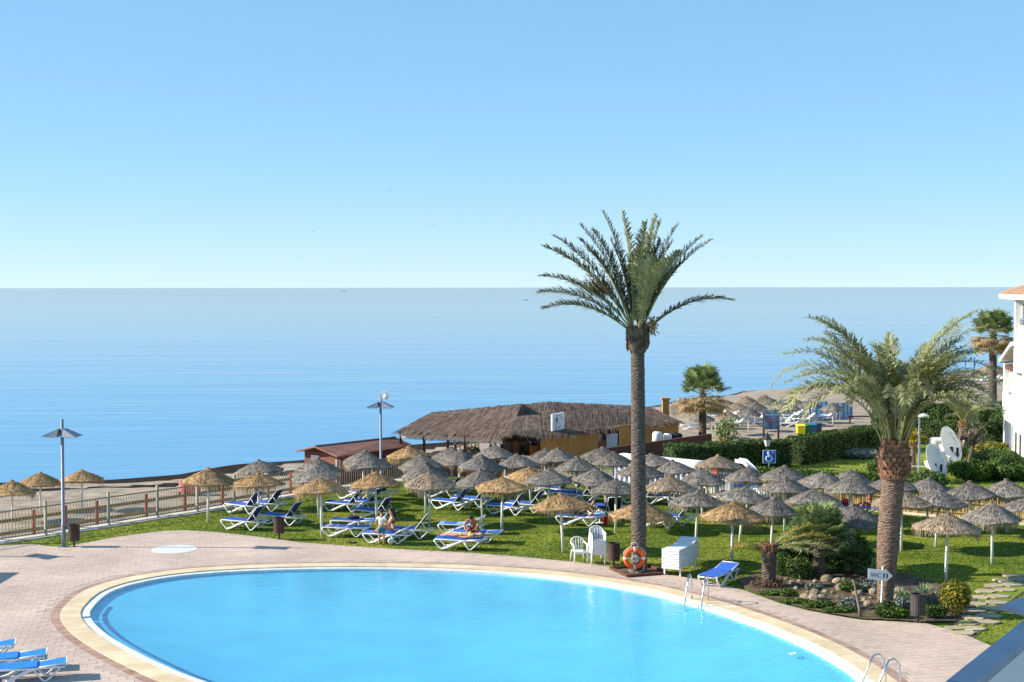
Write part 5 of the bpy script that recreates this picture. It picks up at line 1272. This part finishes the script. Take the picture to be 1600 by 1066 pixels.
# brown parapet wall to the right of the restaurant, its stored goods
pw_ = thing('brown_wall', 'plain dark brown wall running up to the fan palm', 'wall'); wa_, wb_ = P(930,757,-1.1), P(1112,737,-1.1)
za, zb = PD(945,703,wa_.y).z, PD(1110,678,wb_.y).z
MB().plate([(wa_.x,wa_.y,-1.4),(wb_.x,wb_.y,-1.4),(wb_.x,wb_.y,zb),(wa_.x,wa_.y,za)], .2).build('masonry', 'brown_wall', pw_)
for i, (px, py, m, nm, lb, s_) in enumerate(((1027,690,'dish','gas_cylinder','pale gas bottle behind the brown wall',(.3,.6)),(1043,689,'canvas','plastic_drum','white drum behind the brown wall',(.26,.45)),(1056,687,'black_cloth','crate','black crate pile behind the brown wall',(.4,.4)))):
    p = PD(px,py,wb_.y-.6+i*.3); t = thing(nm, lb, 'container', (p.x,p.y,p.z-.45)); MB().lathe([(0,.0),(s_[0],0),(s_[0],s_[1]+.3),(s_[0]*.8,s_[1]+.42),(.1,s_[1]+.46)], 14).build('body', m, t, True); MB().lathe([(.08,s_[1]+.45),(.08,s_[1]+.54),(0,s_[1]+.54)], 10).build('cap', 'dark_metal', t); MB().box((0,0,-.4),(.7,.7,.78)).build('pallet', 'plank_red', t)
# ------------------------------------------------------------ brown shed
sh = thing('beach_shed', 'low brown shed with a wide reddish gable roof on the sand', 'shed')
f0, b0 = P(527,713,.6), P(461,704.5,.6); f1, b1_ = P(647,696,.6), P(575,691,.6); g0, g1 = P(491,697,1.05), P(617,683,1.05)
rf_ = MB().plate([f0,f1,g1,g0], .08); rf_.plate([g0,g1,b1_,b0], .08); rf_.build('roof', 'shed_roof', sh)
MB().beam(g0+Vector((0,0,.02)), g1+Vector((0,0,.02)), .2, .05).build('ridge_cap', 'metal_grey', sh)
ins = Vector((.25,.45,0)); wf0, wf1, wb0 = f0+Vector((.15,.55,0)), f1+Vector((-.35,.2,0)), b0+Vector((.55,.1,0))
planks(wf0, wf1, ZR-.1, .55, 'shed_wall', .2, 'plank', sh); planks(wb0, wf0, ZR-.1, .62, 'shed_wall', .2, 'plank', sh)
m_ = (wb0+wf0)/2; MB().plate([(wb0.x,wb0.y+.05,.55),(wf0.x,wf0.y+.05,.55),(m_.x,m_.y+.05,.95)], .05).build('gable_board', 'shed_wall', sh)
p = wb0.lerp(wf0,.35); bx = MB().box((p.x,p.y-.1,.25), (.7,.08,.35)).build('white_hatch', 'sign_white', sh)
# ------------------------------------------------------------ white awning with striped skirt
aw = thing('white_awning', 'long white rounded canvas awning with blue and white striped skirt', 'awning')
a0, a1 = P(968,709,1.1), P(1086,724,1.1)
a0 = PD(958,712,74.5); a1 = PD(1088,726,71.0); u = Vector((a1.x-a0.x, a1.y-a0.y, 0)).normalized(); nn = Vector((-u.y,u.x,0)); zt_ = 1.15
mb = MB(); NP = 12; wdt = 1.5
for t_ in np.linspace(0,1,14):
    c = a0.lerp(a1, t_); 
    for k in range(NP+1):
        a = math.pi*k/NP; q = Vector((c.x,c.y,0))+nn*(1-math.cos(a))*wdt*.5; mb.v.append((q.x,q.y,zt_-.25+.42*math.sin(a)**.6))
for i in range(13):
    for k in range(NP): q = i*(NP+1)+k; mb.f.append((q,q+NP+1,q+NP+2,q+1))
mb.f.append(tuple(range(NP+1))); mb.f.append(tuple(13*(NP+1)+k for k in range(NP,-1,-1)))
mb.build('canopy', 'canvas', aw, True)
L_ = (Vector((a1.x,a1.y,0))-Vector((a0.x,a0.y,0))).length; ns = int(L_/.16)
for k in range(ns):
    q = Vector((a0.x,a0.y,0))+u*(k+.5)*L_/ns; o = MB().box((0,0,.45), (L_/ns*.99,.03,.98)).build('skirt_stripe', 'stripe_deep' if k % 2 else 'canvas', aw); o.location = q; o.rotation_euler = (0,0,math.atan2(u.y,u.x))
for t_ in (0,.5,1):
    for s_ in (0.03,wdt-.03):
        c = a0.lerp(a1,t_); q = Vector((c.x,c.y,0))+nn*s_; MB().tube([(q.x,q.y,-.05),(q.x,q.y,.95)], .03, 8).build('pole', 'white_paint', aw)
# pedal boat with slide
p = P(1172,781,0); pb2 = thing('pedal_boat', 'white pedal boat with a curved white slide behind the picket fence', 'pedal boat', (p.x, p.y+1.6, -.05), R(-32))
for s_ in (-.55,.55):
    h = MB(); 
    for i, x in enumerate(np.linspace(-1.6,1.6,9)):
        w_ = .3*(1-abs(x/1.75)**3); hgt = .38+.12*(x/1.6)**2
        h.v += [(x,s_-w_,hgt),(x,s_-w_*.6,.06+.2*max(0,abs(x)-1.2)),(x,s_+w_*.6,.06+.2*max(0,abs(x)-1.2)),(x,s_+w_,hgt)]
    for i in range(8):
        for k in range(4): h.f.append((i*4+k,(i+1)*4+k,(i+1)*4+(k+1)%4,i*4+(k+1)%4))
    h.f += [(0,1,2,3),(35,34,33,32)]; h.build('hull', 'white_plastic', pb2, True)
MB().box((0,0,.44), (2.6,1.3,.10)).build('deck', 'white_plastic', pb2)
for y in (-.35,.35):
    MB().plate([(-.2,y-.28,.55),(.35,y-.28,.5),(.35,y+.28,.5),(-.2,y+.28,.55)], .08).plate([(-.2,y-.28,.55),(-.2,y+.28,.55),(-.5,y+.28,1.1),(-.5,y-.28,1.1)], .08).build('seat', 'bin_blue', pb2)
sl = MB(); pp_ = [(-.4,1.65),(0,1.62),(.4,1.3),(.8,.85),(1.3,.55),(1.8,.5)]
for (xa,z_a),(xb,z_b) in zip(pp_[:-1],pp_[1:]):
    sl.plate([(xa,-.25,z_a),(xb,-.25,z_b),(xb,.25,z_b),(xa,.25,z_a)], .04)
    for y in (-.26,.26): sl.plate([(xa,y,z_a+.14),(xb,y,z_b+.14),(xb,y,z_b-.04),(xa,y,z_a-.04)], .025)
sl.build('slide', 'white_plastic', pb2); MB().tube([(-.4,-.2,.45),(-.4,-.2,1.65)], .03, 8).tube([(-.4,.2,.45),(-.4,.2,1.65)], .03, 8).build('ladder', 'steel', pb2)
p = P(1128,780,0); pv2 = thing('covered_cart', 'white cart with red and black striped cover beside the pedal boat', 'cart', (p.x,p.y+1.4,-.05), R(-32)); MB().box((0,0,.55), (1.6,.9,.75)).build('body', 'white_plastic', pv2)
MB().plate([(-.9,-.55,1.0),(.9,-.55,1.0),(.8,0,1.3),(-.8,0,1.3)], .04).plate([(-.8,0,1.3),(.8,0,1.3),(.9,.55,1.0),(-.9,.55,1.0)], .04).build('cover', 'navy_cloth', pv2); MB().plate([(-.2,-.56,1.01),(.15,-.56,1.01),(.13,-.01,1.32),(-.18,-.01,1.32)], .02).build('cover_stripe', 'red', pv2)
for x in (-.5,.5): MB().tube([(x,-.5,.2),(x,-.42,.2)], .2, 16).build('wheel', 'dark_metal', pv2)
# ------------------------------------------------------------ signs, bins, lantern, pots
p = P(1207,752); s_ = thing('parking_plate', 'blue plate with white wheelchair symbol on a post', 'sign', (p.x, p.y+1.0, 0)); D = p.y+1.0; z0 = PD(1207,713.5,D).z; w_ = 20.5/F*D/2
MB().tube([(0,0,0),(0,0,z0)], .03, 8).build('post', 'metal_grey', s_); pl_ = MB().box((0,-.05,z0), (w_*2,.02,w_*2)).build('plate', 'sign_white', s_); bevel(pl_, .04)
MB().box((0,-.064,z0), (w_*1.82,.012,w_*1.82)).build('blue_face', 'blue_sign', pl_)
S = lambda x, z: (x*w_, -.074, z0+z*w_)
ic = MB().ball(S(-.16,.58), .075*w_/.4, 10, 8).tube([S(-.14,.42),S(-.12,.0),S(.28,.0),S(.42,-.42),S(.6,-.36)], .042, 6).tube([S(-.13,.24),S(.25,.24)], .036, 6).tube([S(-.08+.42*math.cos(a), -.28+.42*math.sin(a)) for a in np.linspace(2.2,6.0,22)], .036, 6); ic.build('wheelchair_symbol', 'sign_white', pl_)
MB().plate([S(.25,.85),S(.55,.45),S(.72,.55),S(.45,.9)], .004, n=(0,-1,0)).build('sticker', 'sign_white', pl_)
p = P(1379,953); wc = thing('wc_sign', 'white arrow sign reading WC on a slim white post', 'sign', (p.x-.12, p.y-.25, 0)); zc = PD(1381,898,p.y-.25).z; k = (p.y-.25)/F
MB().tube([(0,0,0),(.03,0,.6),(.05,0,zc+.25)], .03, 8).build('post', 'white_paint', wc)
bo = MB().plate([(-21*k,-.05,zc+10*k),(-21*k,-.05,zc-6*k),(8*k,-.05,zc-10*k),(18*k,-.05,zc-2*k),(9*k,-.05,zc+7*k)], .02, n=(0,-1,0)).build('arrow_board', 'sign_white', wc)
def text(s, loc, size, m, parent, rot=(R(90),0,0)):
    c = bpy.data.curves.new('lettering', 'FONT'); c.body = s; c.size = size; c.extrude = .002; o_ = bpy.data.objects.new('lettering', c); col.objects.link(o_)
    dg = bpy.context.evaluated_depsgraph_get(); me = bpy.data.meshes.new_from_object(o_.evaluated_get(dg)); bpy.data.objects.remove(o_); me.materials.clear(); me.materials.append(M[m]); q = put('lettering', me, parent); q.location = loc; q.rotation_euler = rot; return q
text('WC', (-17.5*k,-.056,zc-3.0*k), 9.6*k, 'ink', bo, (R(90),R(4),0))
ic = MB()
for x in (3.8,8.6):
    ic.ball((x*k,-.058,zc+3.0*k-.1*x*k), .95*k, 8, 6, (1,.3,1)); ic.plate([((x-1.5)*k,-.056,zc+1.6*k-.1*x*k),((x-.7)*k,-.056,zc-5.0*k-.1*x*k),((x+.7)*k,-.056,zc-5.0*k-.1*x*k),((x+1.5)*k,-.056,zc+1.6*k-.1*x*k)], .004, n=(0,-1,0))
ic.build('restroom_figures', 'ink', bo)
p = P(1207,740); D = p.y+1.6; z0 = PD(1207,690,D).z; la = thing('lantern', 'old style black lantern on a post rising from the dark hedge', 'lantern', (p.x+.0, D, 0))
MB().tube([(0,0,0),(0,0,z0-.25)], .05, 8).build('post', 'dark_metal', la); MB().lathe([(.1,z0-.28),(.22,z0+.12)], 6).build('glass', 'lamp_glass', la); MB().lathe([(.28,z0+.12),(.12,z0+.32),(.04,z0+.38),(.03,z0+.5),(0,z0+.52)], 6).lathe([(0,z0-.34),(.13,z0-.30),(.13,z0-.26)], 6).build('cap', 'dark_metal', la)
zb_ = -1.15
p = P(1193,703,zb_); q = P(1216,702,zb_); inf = thing('beach_notice_board', 'blue information board on two dark posts on the sand', 'notice board')
for a in (p,q): MB().box((a.x,a.y,zb_+1.35), (.12,.12,2.7)).build('post', 'brown_wall', inf)
zt2 = PD(1204,640,p.y).z; zb2 = PD(1204,671,p.y).z; bo = MB().box(((p.x+q.x)/2,p.y-.08,(zt2+zb2)/2), (q.x-p.x,.05,zt2-zb2)).build('panel', 'poster', inf)
MB().box(((p.x+q.x)/2,p.y-.112,zt2-.35), ((q.x-p.x)*.9,.01,.12)).build('title_bar', 'stripe_white', bo); MB().box(((p.x+q.x)/2-.05,p.y-.112,zt2-.68), ((q.x-p.x)*.6,.01,.05)).build('text_line', 'red', bo)
for px, py, m, lb in ((1251,688,'bin_yellow','yellow recycling bin on the sand behind the hedge'),(1261,687,'bin_green','dark green recycling bin next to the yellow one'),(1268,686,'bin_blue','blue recycling bin between the green and slate ones'),(1277,684,'bin_slate','slate grey recycling bin at the end of the row')):
    p = P(px,py,zb_); t = thing('recycling_bin', lb, 'recycling bin', (p.x,p.y,zb_)); bevel(MB().add([(-.23,-.25,.1),(.23,-.25,.1),(.23,.25,.1),(-.23,.25,.1),(-.3,-.32,1.05),(.3,-.32,1.05),(.3,.32,1.05),(-.3,.32,1.05)], [(0,3,2,1),(4,5,6,7),(0,1,5,4),(1,2,6,5),(2,3,7,6),(3,0,4,7)]).build('body', m, t), .03)
    MB().plate([(-.32,-.35,1.08),(.32,-.35,1.08),(.32,.35,1.16),(-.32,.35,1.16)], .05).build('lid', m if m != 'bin_yellow' else 'bin_yellow', t)
    for x in (-.2,.2): MB().tube([(x-.03,.24,.1),(x+.03,.24,.1)], .1, 12).build('wheel', 'dark_metal', t)
for px, py, lb, sc_ in ((1137,699,'terracotta pot with a leafy bamboo plant on the sand',1),(1129,697,'second terracotta pot tucked behind the leafy one',.8)):
    p = P(px,py,zb_+.0); t = thing('potted_plant', lb, 'potted plant', (p.x,p.y,zb_)); t.scale = (sc_,)*3; MB().lathe([(0,0),(.24,0),(.33,.5),(.36,.5),(.36,.58),(.3,.58),(.28,.5)], 18).build('pot', 'terracotta', t)
    n = 260; pts = np.c_[rng.normal(0,.35,n), rng.normal(0,.35,n), rng.uniform(.6,2.0,n)]; put('leaves', leaf_mesh('leaves', pts, np.c_[pts[:,0],pts[:,1],np.full(n,.3)], .15, 'fan_mid'), t)
    mb = MB()
    for k_ in range(9): a = rd.uniform(0,6.28); mb.tube([(0,0,.5),(.15*math.cos(a),.15*math.sin(a),1.1),(.4*math.cos(a),.4*math.sin(a),1.8)], [.02,.015,.008], 5)
    mb.build('stems', 'rachis', t)
# striped windbreaks on the far beach
for i, (xa, ya, xb, yb) in enumerate(((1206,652,1247,651),(1250,655,1294,655),(1296,657,1333,656))):
    a, b = P(xa,ya,-1.3), P(xb,yb,-1.3); t = thing('windbreak', 'blue and white striped canvas windbreak behind the white loungers', 'windbreak', (0,0,0), 0, 'striped windbreaks on the far beach'); n = int((b-a).length/.22)
    for k_ in range(n):
        f = (k_+.5)/n; q = a.lerp(b,f)+Vector((0,.35*math.sin(f*9),0)); h = 1.5-.55*max(0,f-.82)/.18*(i == 2)
        MB().box((q.x,q.y,-1.3+h/2), ((b-a).length/n,.025,h)).build('stripe', 'stripe_blue' if k_ % 2 else 'stripe_white', t)
    for f in (0,.33,.66,1): q = a.lerp(b,f); MB().tube([(q.x,q.y-.05,-1.3),(q.x,q.y-.05,0)], .025, 6).build('pole', 'bamboo', t)
bn = P(1345,662,-1.25); t = thing('wooden_barrier', 'low brown wooden barrier on the sand beside the windbreak', 'barrier', (bn.x,bn.y,-1.25)); MB().box((0,0,.6),(2.2,.3,.1)).build('beam', 'brown_wall', t)
for x in (-.9,.9): MB().box((x,0,.28),(.12,.12,.56)).build('leg', 'red_wood', t)
# far waterline: blue posts, timber stack
for px in (1508,1522,1546):
    p = P(px,597,-1.6); o = thing('blue_post', 'slim blue post standing at the far waterline', 'post', (p.x,p.y,-1.6), 0, 'blue posts at the far waterline'); MB().tube([(0,0,0),(0,0,2.9)], .07, 6).build('pole', 'blue_post', o); MB().ball((0,0,2.95), .1, 8, 6).build('cap', 'blue_post', o)
for px, py, w_, lb in ((1532,590,8,'dark timber jetty at the far waterline'),(1500,594,5,'dark low boat shape at the far waterline')):
    p = P(px,py,-1.7); t = thing('timber_walk', lb, 'walkway', (p.x,p.y,-1.7), R(12))
    for k_ in range(int(w_/.5)): MB().box((-w_/2+k_*.5+.25,0,.35),(.44,1.6,.08)).build('plank', 'brown_wall', t)
    MB().box((0,-.6,.15),(w_,.12,.32)).box((0,.6,.15),(w_,.12,.32)).build('bearer', 'brown_wall', t)
# red stall cover on the left beach
p = P(297,773,-1.2); t = thing('covered_stall', 'small low stall covered with a rumpled red tarpaulin on the left beach', 'stall', (p.x,p.y,-1.25)); bx = MB().ball((0,0,.62), 1, 16, 10, (.66,.5,.62), .07); bx.v = [(max(-.56,min(.56,x)),max(-.4,min(.4,y)),max(.18,min(.86,z))+.03*math.sin(9*x)) for x, y, z in bx.v]; bx.build('tarpaulin', 'pink', t, False)
for x in (-.5,0,.5): MB().box((x,-.3,.12),(.12,.12,.24)).build('foot', 'red', t)
# ------------------------------------------------------------ satellite dishes, cabinet, poles, pruned tree
def dish(px, py, D, rad, rz, tilt, label, foot):
    c = PD(px,py,D); t = thing('satellite_dish', label, 'satellite dish', (c.x, D, 0)); n = 8
    mb = MB().lathe([(rad*i/n, .22*rad*(i/n)**2) for i in range(n+1)]+[(rad*1.0, .22*rad-.02)]+[(rad*(n-i)/n, .22*rad*((n-i)/n)**2-.03) for i in range(1,n+1)], 32)
    o = mb.build('reflector', 'dish', t, True); o.location = (0,0,c.z); o.rotation_euler = Vector((.70,-.62,.36)).to_track_quat('Z','Y').to_euler()
    ar = MB().tube([(0,-rad*.9,.2*rad),(0,0,.95*rad)], .02, 6).tube([(rad*.6,rad*.6,.2*rad),(0,0,.95*rad)], .015, 6).ball((0,0,.97*rad), .09, 8, 6).build('feed_arm', 'dish', o)
    bk_ = MB().box((0,0,-.2),(.4,.4,.35)).build('mount', 'dish', o)
    MB().tube([(foot[0],foot[1],0),(foot[0],foot[1],c.z-.05)], .07, 8).tube([(foot[0]+.3,foot[1],0),(foot[0]+.3,foot[1],c.z-.1)], .07, 8).build('mast', 'dark_metal', t)
p = P(1462,752); dish(1458, 723, p.y, .98, R(105), R(78), 'big white satellite dish standing low behind the parasols', (.15,.1))
dish(1481, 697, p.y+2.2, 1.02, R(108), R(70), 'big white satellite dish raised on dark masts before the cabinet', (.25,.1))
p = P(1487,746); t = thing('white_cabinet', 'white equipment cabinet with rounded top behind the satellite dishes', 'cabinet', (p.x, p.y+2.6, 0)); bevel(MB().box((.25,0,.9),(1.25,.9,1.8)).build('body', 'plaster', t), .15, 3); MB().box((.45,-.46,.9),(.5,.02,1.4)).build('door', 'white_paint', t); MB().box((.62,-.48,.9),(.03,.03,.15)).build('door_handle', 'dark_metal', t)
p = P(1441,752); t = thing('lamp_pole', 'thin dark grey lamp pole behind the thick palm', 'lamp post', (p.x,p.y+.6,0)); zt3 = PD(1443,650,p.y+.6).z; MB().tube([(0,0,0),(0,0,zt3)], [.07,.05], 8).build('pole', 'metal_grey', t); MB().lathe([(.06,zt3-.1),(.28,zt3-.05),(.3,zt3+.02),(.1,zt3+.12),(0,zt3+.14)], 14, (.2,0,0)).build('lamp_head', 'lamp_glass', t)
p = P(1452,686); 
for i, (dx, m, lb) in enumerate(((0,'bin_slate','dark green kiosk box behind the lamp pole'),(.75,'plaster','white kiosk pillar next to the dark green box'))):
    t = thing('kiosk_box', lb, 'kiosk', (p.x+dx,p.y+3,0)); MB().box((0,0,1.15),(.6,.6,2.3)).build('body', m, t); MB().box((0,0,2.36),(.7,.7,.1)).build('top', 'plaster', t); MB().box((-.1,-.31,1.2),(.3,.02,1.2)).build('panel', 'lamp_glass', t)
p = P(1402,752); t = thing('barrier_pole', 'white leaning barrier pole beside the thick palm', 'barrier', (p.x,p.y,0)); MB().tube([(-.3,0,1.0),(.9,0,.15)], .05, 8).build('arm', 'white_paint', t); MB().tube([(-.3,0,.8),(1.4,0,.75)], .03, 6).build('bar', 'white_paint', t); MB().tube([(-.2,0,0),(-.3,0,1.0)], .04, 8).tube([(.6,0,0),(.3,0,.58)], .04, 8).build('post', 'white_paint', t)
p = P(1512,752); t = thing('pruned_tree', 'bare pollarded tree with knobby dark head in the garden', 'tree', (p.x,p.y+.3,0)); tr = MB().tube([(0,0,0),(.1,0,.7),(.25,0,1.4),(.35,0,1.8)], [.13,.11,.1,.09], 9)
for k_ in range(9):
    a = rd.uniform(0,6.28); q = Vector((.35,0,1.75)); e = q+Vector((.55*math.cos(a), .55*math.sin(a), rd.uniform(.3,.9))); tr.tube([q, q.lerp(e,.6)+Vector((0,0,.1)), e], [.07,.05,.05], 6); tr.ball(e, .12, 7, 5, jit=.3)
tr.build('trunk', 'bark', t, True); tw = MB()
for k_ in range(160): q = Vector((.35+rd.gauss(0,.4), rd.gauss(0,.35), 2.35+rd.gauss(0,.3))); tw.tube([q, q+Vector((rd.gauss(0,.1), rd.gauss(0,.1), rd.uniform(.05,.25)))], .014, 4)
tw.build('crown', 'twig', t)
# ------------------------------------------------------------ white building, right edge
wbd = thing('white_building', 'white apartment building with terracotta roof and balconies at the beach', 'building')
def RP(px, py, D): return PD(px, py, D)
c0 = P(1567,706); c1 = P(1602,738); dirv = Vector((c1.x-c0.x, c1.y-c0.y, 0)).normalized(); nrm = Vector((dirv.y,-dirv.x,0))   # facade runs towards the camera, faces -X
if nrm.x > 0: nrm = -nrm
def blk(s0, s1, dep, z0, z1, m, name, out=0.0):
    a = Vector((c0.x,c0.y,0))+dirv*s0+nrm*out; b = Vector((c0.x,c0.y,0))+dirv*s1+nrm*out; q = [a, b, b-nrm*dep, a-nrm*dep]; poly = [(v.x,v.y) for v in q]
    if sum(poly[t][0]*poly[(t+1)%4][1]-poly[(t+1)%4][0]*poly[t][1] for t in range(4)) < 0: poly = poly[::-1]
    return MB().prism(poly, z0, z1, bottom=True).build(name, m, wbd)
zf = lambda py: PD(1575,py,c0.y).z
z1, z2, z3, zr_ = zf(612), zf(642), zf(540), zf(466)
blk(0,14,9,-.1,z2,'plaster','ground_floor')
blk(.15,14,9,z2,zf(575),'plaster','first_floor',-.35); blk(-.05,14,.16,z2-.1,z1,'plaster','balcony_parapet',.06)
def at_s(s_): return Vector((c0.x,c0.y,0))+dirv*s_
def zpx(s_, px, py): return PD(px, py, at_s(s_).y).z
zt_up = zpx(6,1590,466)
blk(5.0,14,9,zf(575),zt_up,'plaster','upper_floor',-.35)
blk(4.9,5.5,.5,zf(575),zt_up,'plaster','pillar',.05); blk(7.0,14,.16,zpx(7,1595,545),zpx(7,1595,508),'plaster','balcony_parapet',.06)
w_ = blk(5.7,9.5,.06,zpx(7,1595,508)-.2,zt_up-.35,'bin_slate','window',-.30)  # slate panel colours in the shaded recess wall behind the balcony
blk(.15,.75,.45,z1,zf(568),'plaster','pillar',.05); w_ = blk(.9,3.6,.06,z1,zf(571),'lamp_glass','window',-.31)
blk(.7,3.4,.06,.35,z2-.45,'bin_slate','recess',.012); blk(4.1,4.5,.06,zpx(4,1582,700),zpx(4,1582,664),'bin_slate','window',.012)
blk(5.6,6.3,.06,zpx(6,1589,712),zpx(6,1589,676),'glass_dark','window',.012); blk(7.4,8.1,.06,zpx(7.5,1594,716),zpx(7.5,1594,678),'glass_dark','window',.012)
blk(-.08,14,.3,z2-.32,z2-.14,'white_paint','string_course',.045)
for k_ in range(14): blk(7.1+k_*.45,7.14+k_*.45,.04,zpx(7,1595,508),zpx(7,1595,508)+.32,'metal_grey','railing_bar',.0)
blk(7.05,14,.05,zpx(7,1595,508)+.32,zpx(7,1595,508)+.37,'metal_grey','handrail',.005); blk(3.75,3.85,.1,0,z2-.4,'metal_grey','downpipe',.11)
a = at_s(0); zl0, zl1 = zf(562), zpx(5.2,1588,534); q0_, q1_ = at_s(-.35)+nrm*.25, at_s(5.2)+nrm*.25
MB().plate([Vector(q) for q in ((q0_.x,q0_.y,zl0),(q1_.x,q1_.y,zl1),((q1_-nrm*5).x,(q1_-nrm*5).y,zl1),((q0_-nrm*5).x,(q0_-nrm*5).y,zl0))], .22).build('lean_to_roof', 'plaster', wbd)
blk(-.15,5,.3,zl0-.5,zl0-.24,'brown_wall','eave_dark_strip',.02)  # dark strip put in as the darker underside of the lean-to roof
e0 = a+dirv*.2+nrm*.3; e1 = a+dirv*14+nrm*.3; h0 = a+dirv*3-nrm*4.2; h1 = a+dirv*14-nrm*4.2; b0_ = a+dirv*.2-nrm*8.5
zz0, zz1 = zf(459), zf(459)+1.6
ro = MB().plate([(e0.x,e0.y,zz0),(e1.x,e1.y,zz0),(h1.x,h1.y,zz1),(h0.x,h0.y,zz1)], .1).plate([(b0_.x,b0_.y,zz0),(e0.x,e0.y,zz0),(h0.x,h0.y,zz1)], .1).build('roof', 'tile_roof', wbd)
blk(.1,14,9,zf(466)-.02,zf(459)-.02,'plaster','cornice',.35)
rows = MB().tube([(0,0,0),(1,0,0)], .09, 6).mesh('roof_tile', 'tile_roof')
for k_ in range(40):
    f = k_/40; q0_ = e0.lerp(e1,f); q1_ = (h0.lerp(h1,max(0,(f*14-2.8)/11.2)) if f*14 > 2.8 else e0.lerp(h0,f*14/2.8)); q0v = Vector((q0_.x,q0_.y,zz0+.03)); tt = 1 if f*14 > 2.8 else f*14/2.8
    q1v = Vector((q1_.x,q1_.y,zz0+.03+1.6*tt)); d = q1v-q0v
    if d.length < .2: continue
    o = put('roof_tile', rows, ro); o.location = q0v; o.rotation_euler = d.to_track_quat('X','Z').to_euler(); o.scale = (d.length,1,1)
# ------------------------------------------------------------ own hotel: parapet below and wing that shades it
ht = thing('hotel_terrace_wall', 'blue shaded white balcony wall with dark coping close by', 'wall')
o0, o1 = P(1474,1067,7.0), P(1602,966,7.0); dv = (o1-o0).normalized(); o0 = o0-dv*6; o1 = o1+dv*1.2
i0 = P(1526,1067,7.0); off_ = (i0-P(1474,1067,7.0)); off_ = off_-dv*off_.dot(dv)
i0_, i1_ = o0+off_, o1+off_
def V2(v, z): return (v.x, v.y, z)
mb = MB(); poly = [(o0.x,o0.y),(i0_.x,i0_.y),(i1_.x,i1_.y),(o1.x,o1.y)]
if sum(poly[t][0]*poly[(t+1)%4][1]-poly[(t+1)%4][0]*poly[t][1] for t in range(4)) < 0: poly = poly[::-1]
nseg = 8
for k_ in range(nseg):
    fa_, fb_ = k_/nseg+.0008, (k_+1)/nseg-.0008; q = [o0.lerp(o1,fa_), o0.lerp(o1,fb_), i0_.lerp(i1_,fb_), i0_.lerp(i1_,fa_)]; pq = [(v.x,v.y) for v in q]
    if sum(pq[t][0]*pq[(t+1)%4][1]-pq[(t+1)%4][0]*pq[t][1] for t in range(4)) < 0: pq = pq[::-1]
    bevel(MB().prism(pq, 6.93, 7.0+.002*(k_%2), bottom=True).build('coping_slab', 'parapet_top', ht), .008)
cx_, cy_ = sum(p[0] for p in poly)/4, sum(p[1] for p in poly)/4
MB().prism([(cx_+(p[0]-cx_)*.985, cy_+(p[1]-cy_)*.985) for p in poly], 0, 6.93).build('wall', 'plaster', ht)
w0, w1 = P(1561,946,6.6), P(1604,931,6.6); t = thing('hotel_roof_edge', 'dark blue roof edge corner jutting over the lawn', 'roof edge')
w2 = w1+Vector((2.5,-.6,0)); w3 = P(1604,956,6.6)
MB().plate([V2(w0,6.6),V2(w3,6.6),V2(w3+Vector((2.5,-.6,0)),6.6),V2(w2,6.6),V2(w1,6.6)], .05).build('slab', 'parapet_top', t); MB().beam(V2(w1+Vector((1.2,0,0)),6.42), V2(w1+Vector((1.2,0,0)),.0), .5, .5).build('column', 'plaster', t)
hw = thing('hotel_wing', 'tall white hotel wing outside the view shading the balcony wall', 'building')
MB().box((-9.5,5,8),(5,22,16)).build('wall', 'plaster', hw); MB().box((-9.5,5,16.1),(5.6,22.6,.25)).build('roof', 'tile_roof', hw)
for fl_ in (1.5,4.5,7.5,10.5,13.5):
    for yy in (-2,3,8,13): MB().box((-6.98,yy,fl_),(.06,1.4,1.3)).build('window', 'glass_dark', hw)
# ------------------------------------------------------------ gulls and boats
for i, (px, py, D, lb) in enumerate(((609.5,297,420,'small gull soaring highest over the sea'),(489.5,362,470,'distant gull low over the sea, wings spread'),(675,351,450,'small distant gull gliding nearest the tall palm'))):
    p = PD(px,py,D); t = thing('gull', lb, 'bird', p, rd.uniform(-.5,.5)); MB().tube([(-.28,0,0),(-.1,0,.02),(.12,0,.02),(.26,0,.05),(.34,0,.03)], [.02,.075,.08,.05,.012], 8).build('body', 'grey_cloth', t, True)
    for s_ in (-1,1): MB().plate([(-.08,0,.05),(-.02,s_*.32,.16),(-.12,s_*.72,.08),(.03,s_*.34,.17),(.12,0,.05)][::s_], .012).build('wing', 'grey_cloth', t)
for px, py, L_, lb in ((537,455,18,'long low ship far out on the sea'),(822,469,5,'small fishing boat on the open sea')):
    d = py-449.3; Dd = 12.2*F/d; p = PD(px,py,Dd); t = thing('boat', lb, 'boat', (p.x,Dd,-2.2)); h = L_*.07
    MB().add([(-L_/2,-L_*.08,h),(L_/2*.8,-L_*.08,h),(L_/2,0,h*1.25),(L_/2*.8,L_*.08,h),(-L_/2,L_*.08,h),(-L_/2*.95,-L_*.06,-.3),(L_/2*.75,-L_*.06,-.3),(L_/2*.9,0,-.3),(L_/2*.75,L_*.06,-.3),(-L_/2*.95,L_*.06,-.3)], [(0,1,2,3,4),(0,5,6,1),(1,6,7,2),(2,7,8,3),(3,8,9,4),(4,9,5,0)]).build('hull', 'boat_grey', t)
    MB().box((-L_*.25,0,h*1.6),(L_*.16,L_*.1,h*1.2)).build('cabin', 'boat_grey', t); MB().tube([(L_*.1,0,h),(L_*.1,0,h*2.6)], .02*L_*.3, 6).build('mast', 'dark_metal', t)
bpy.context.view_layer.update()
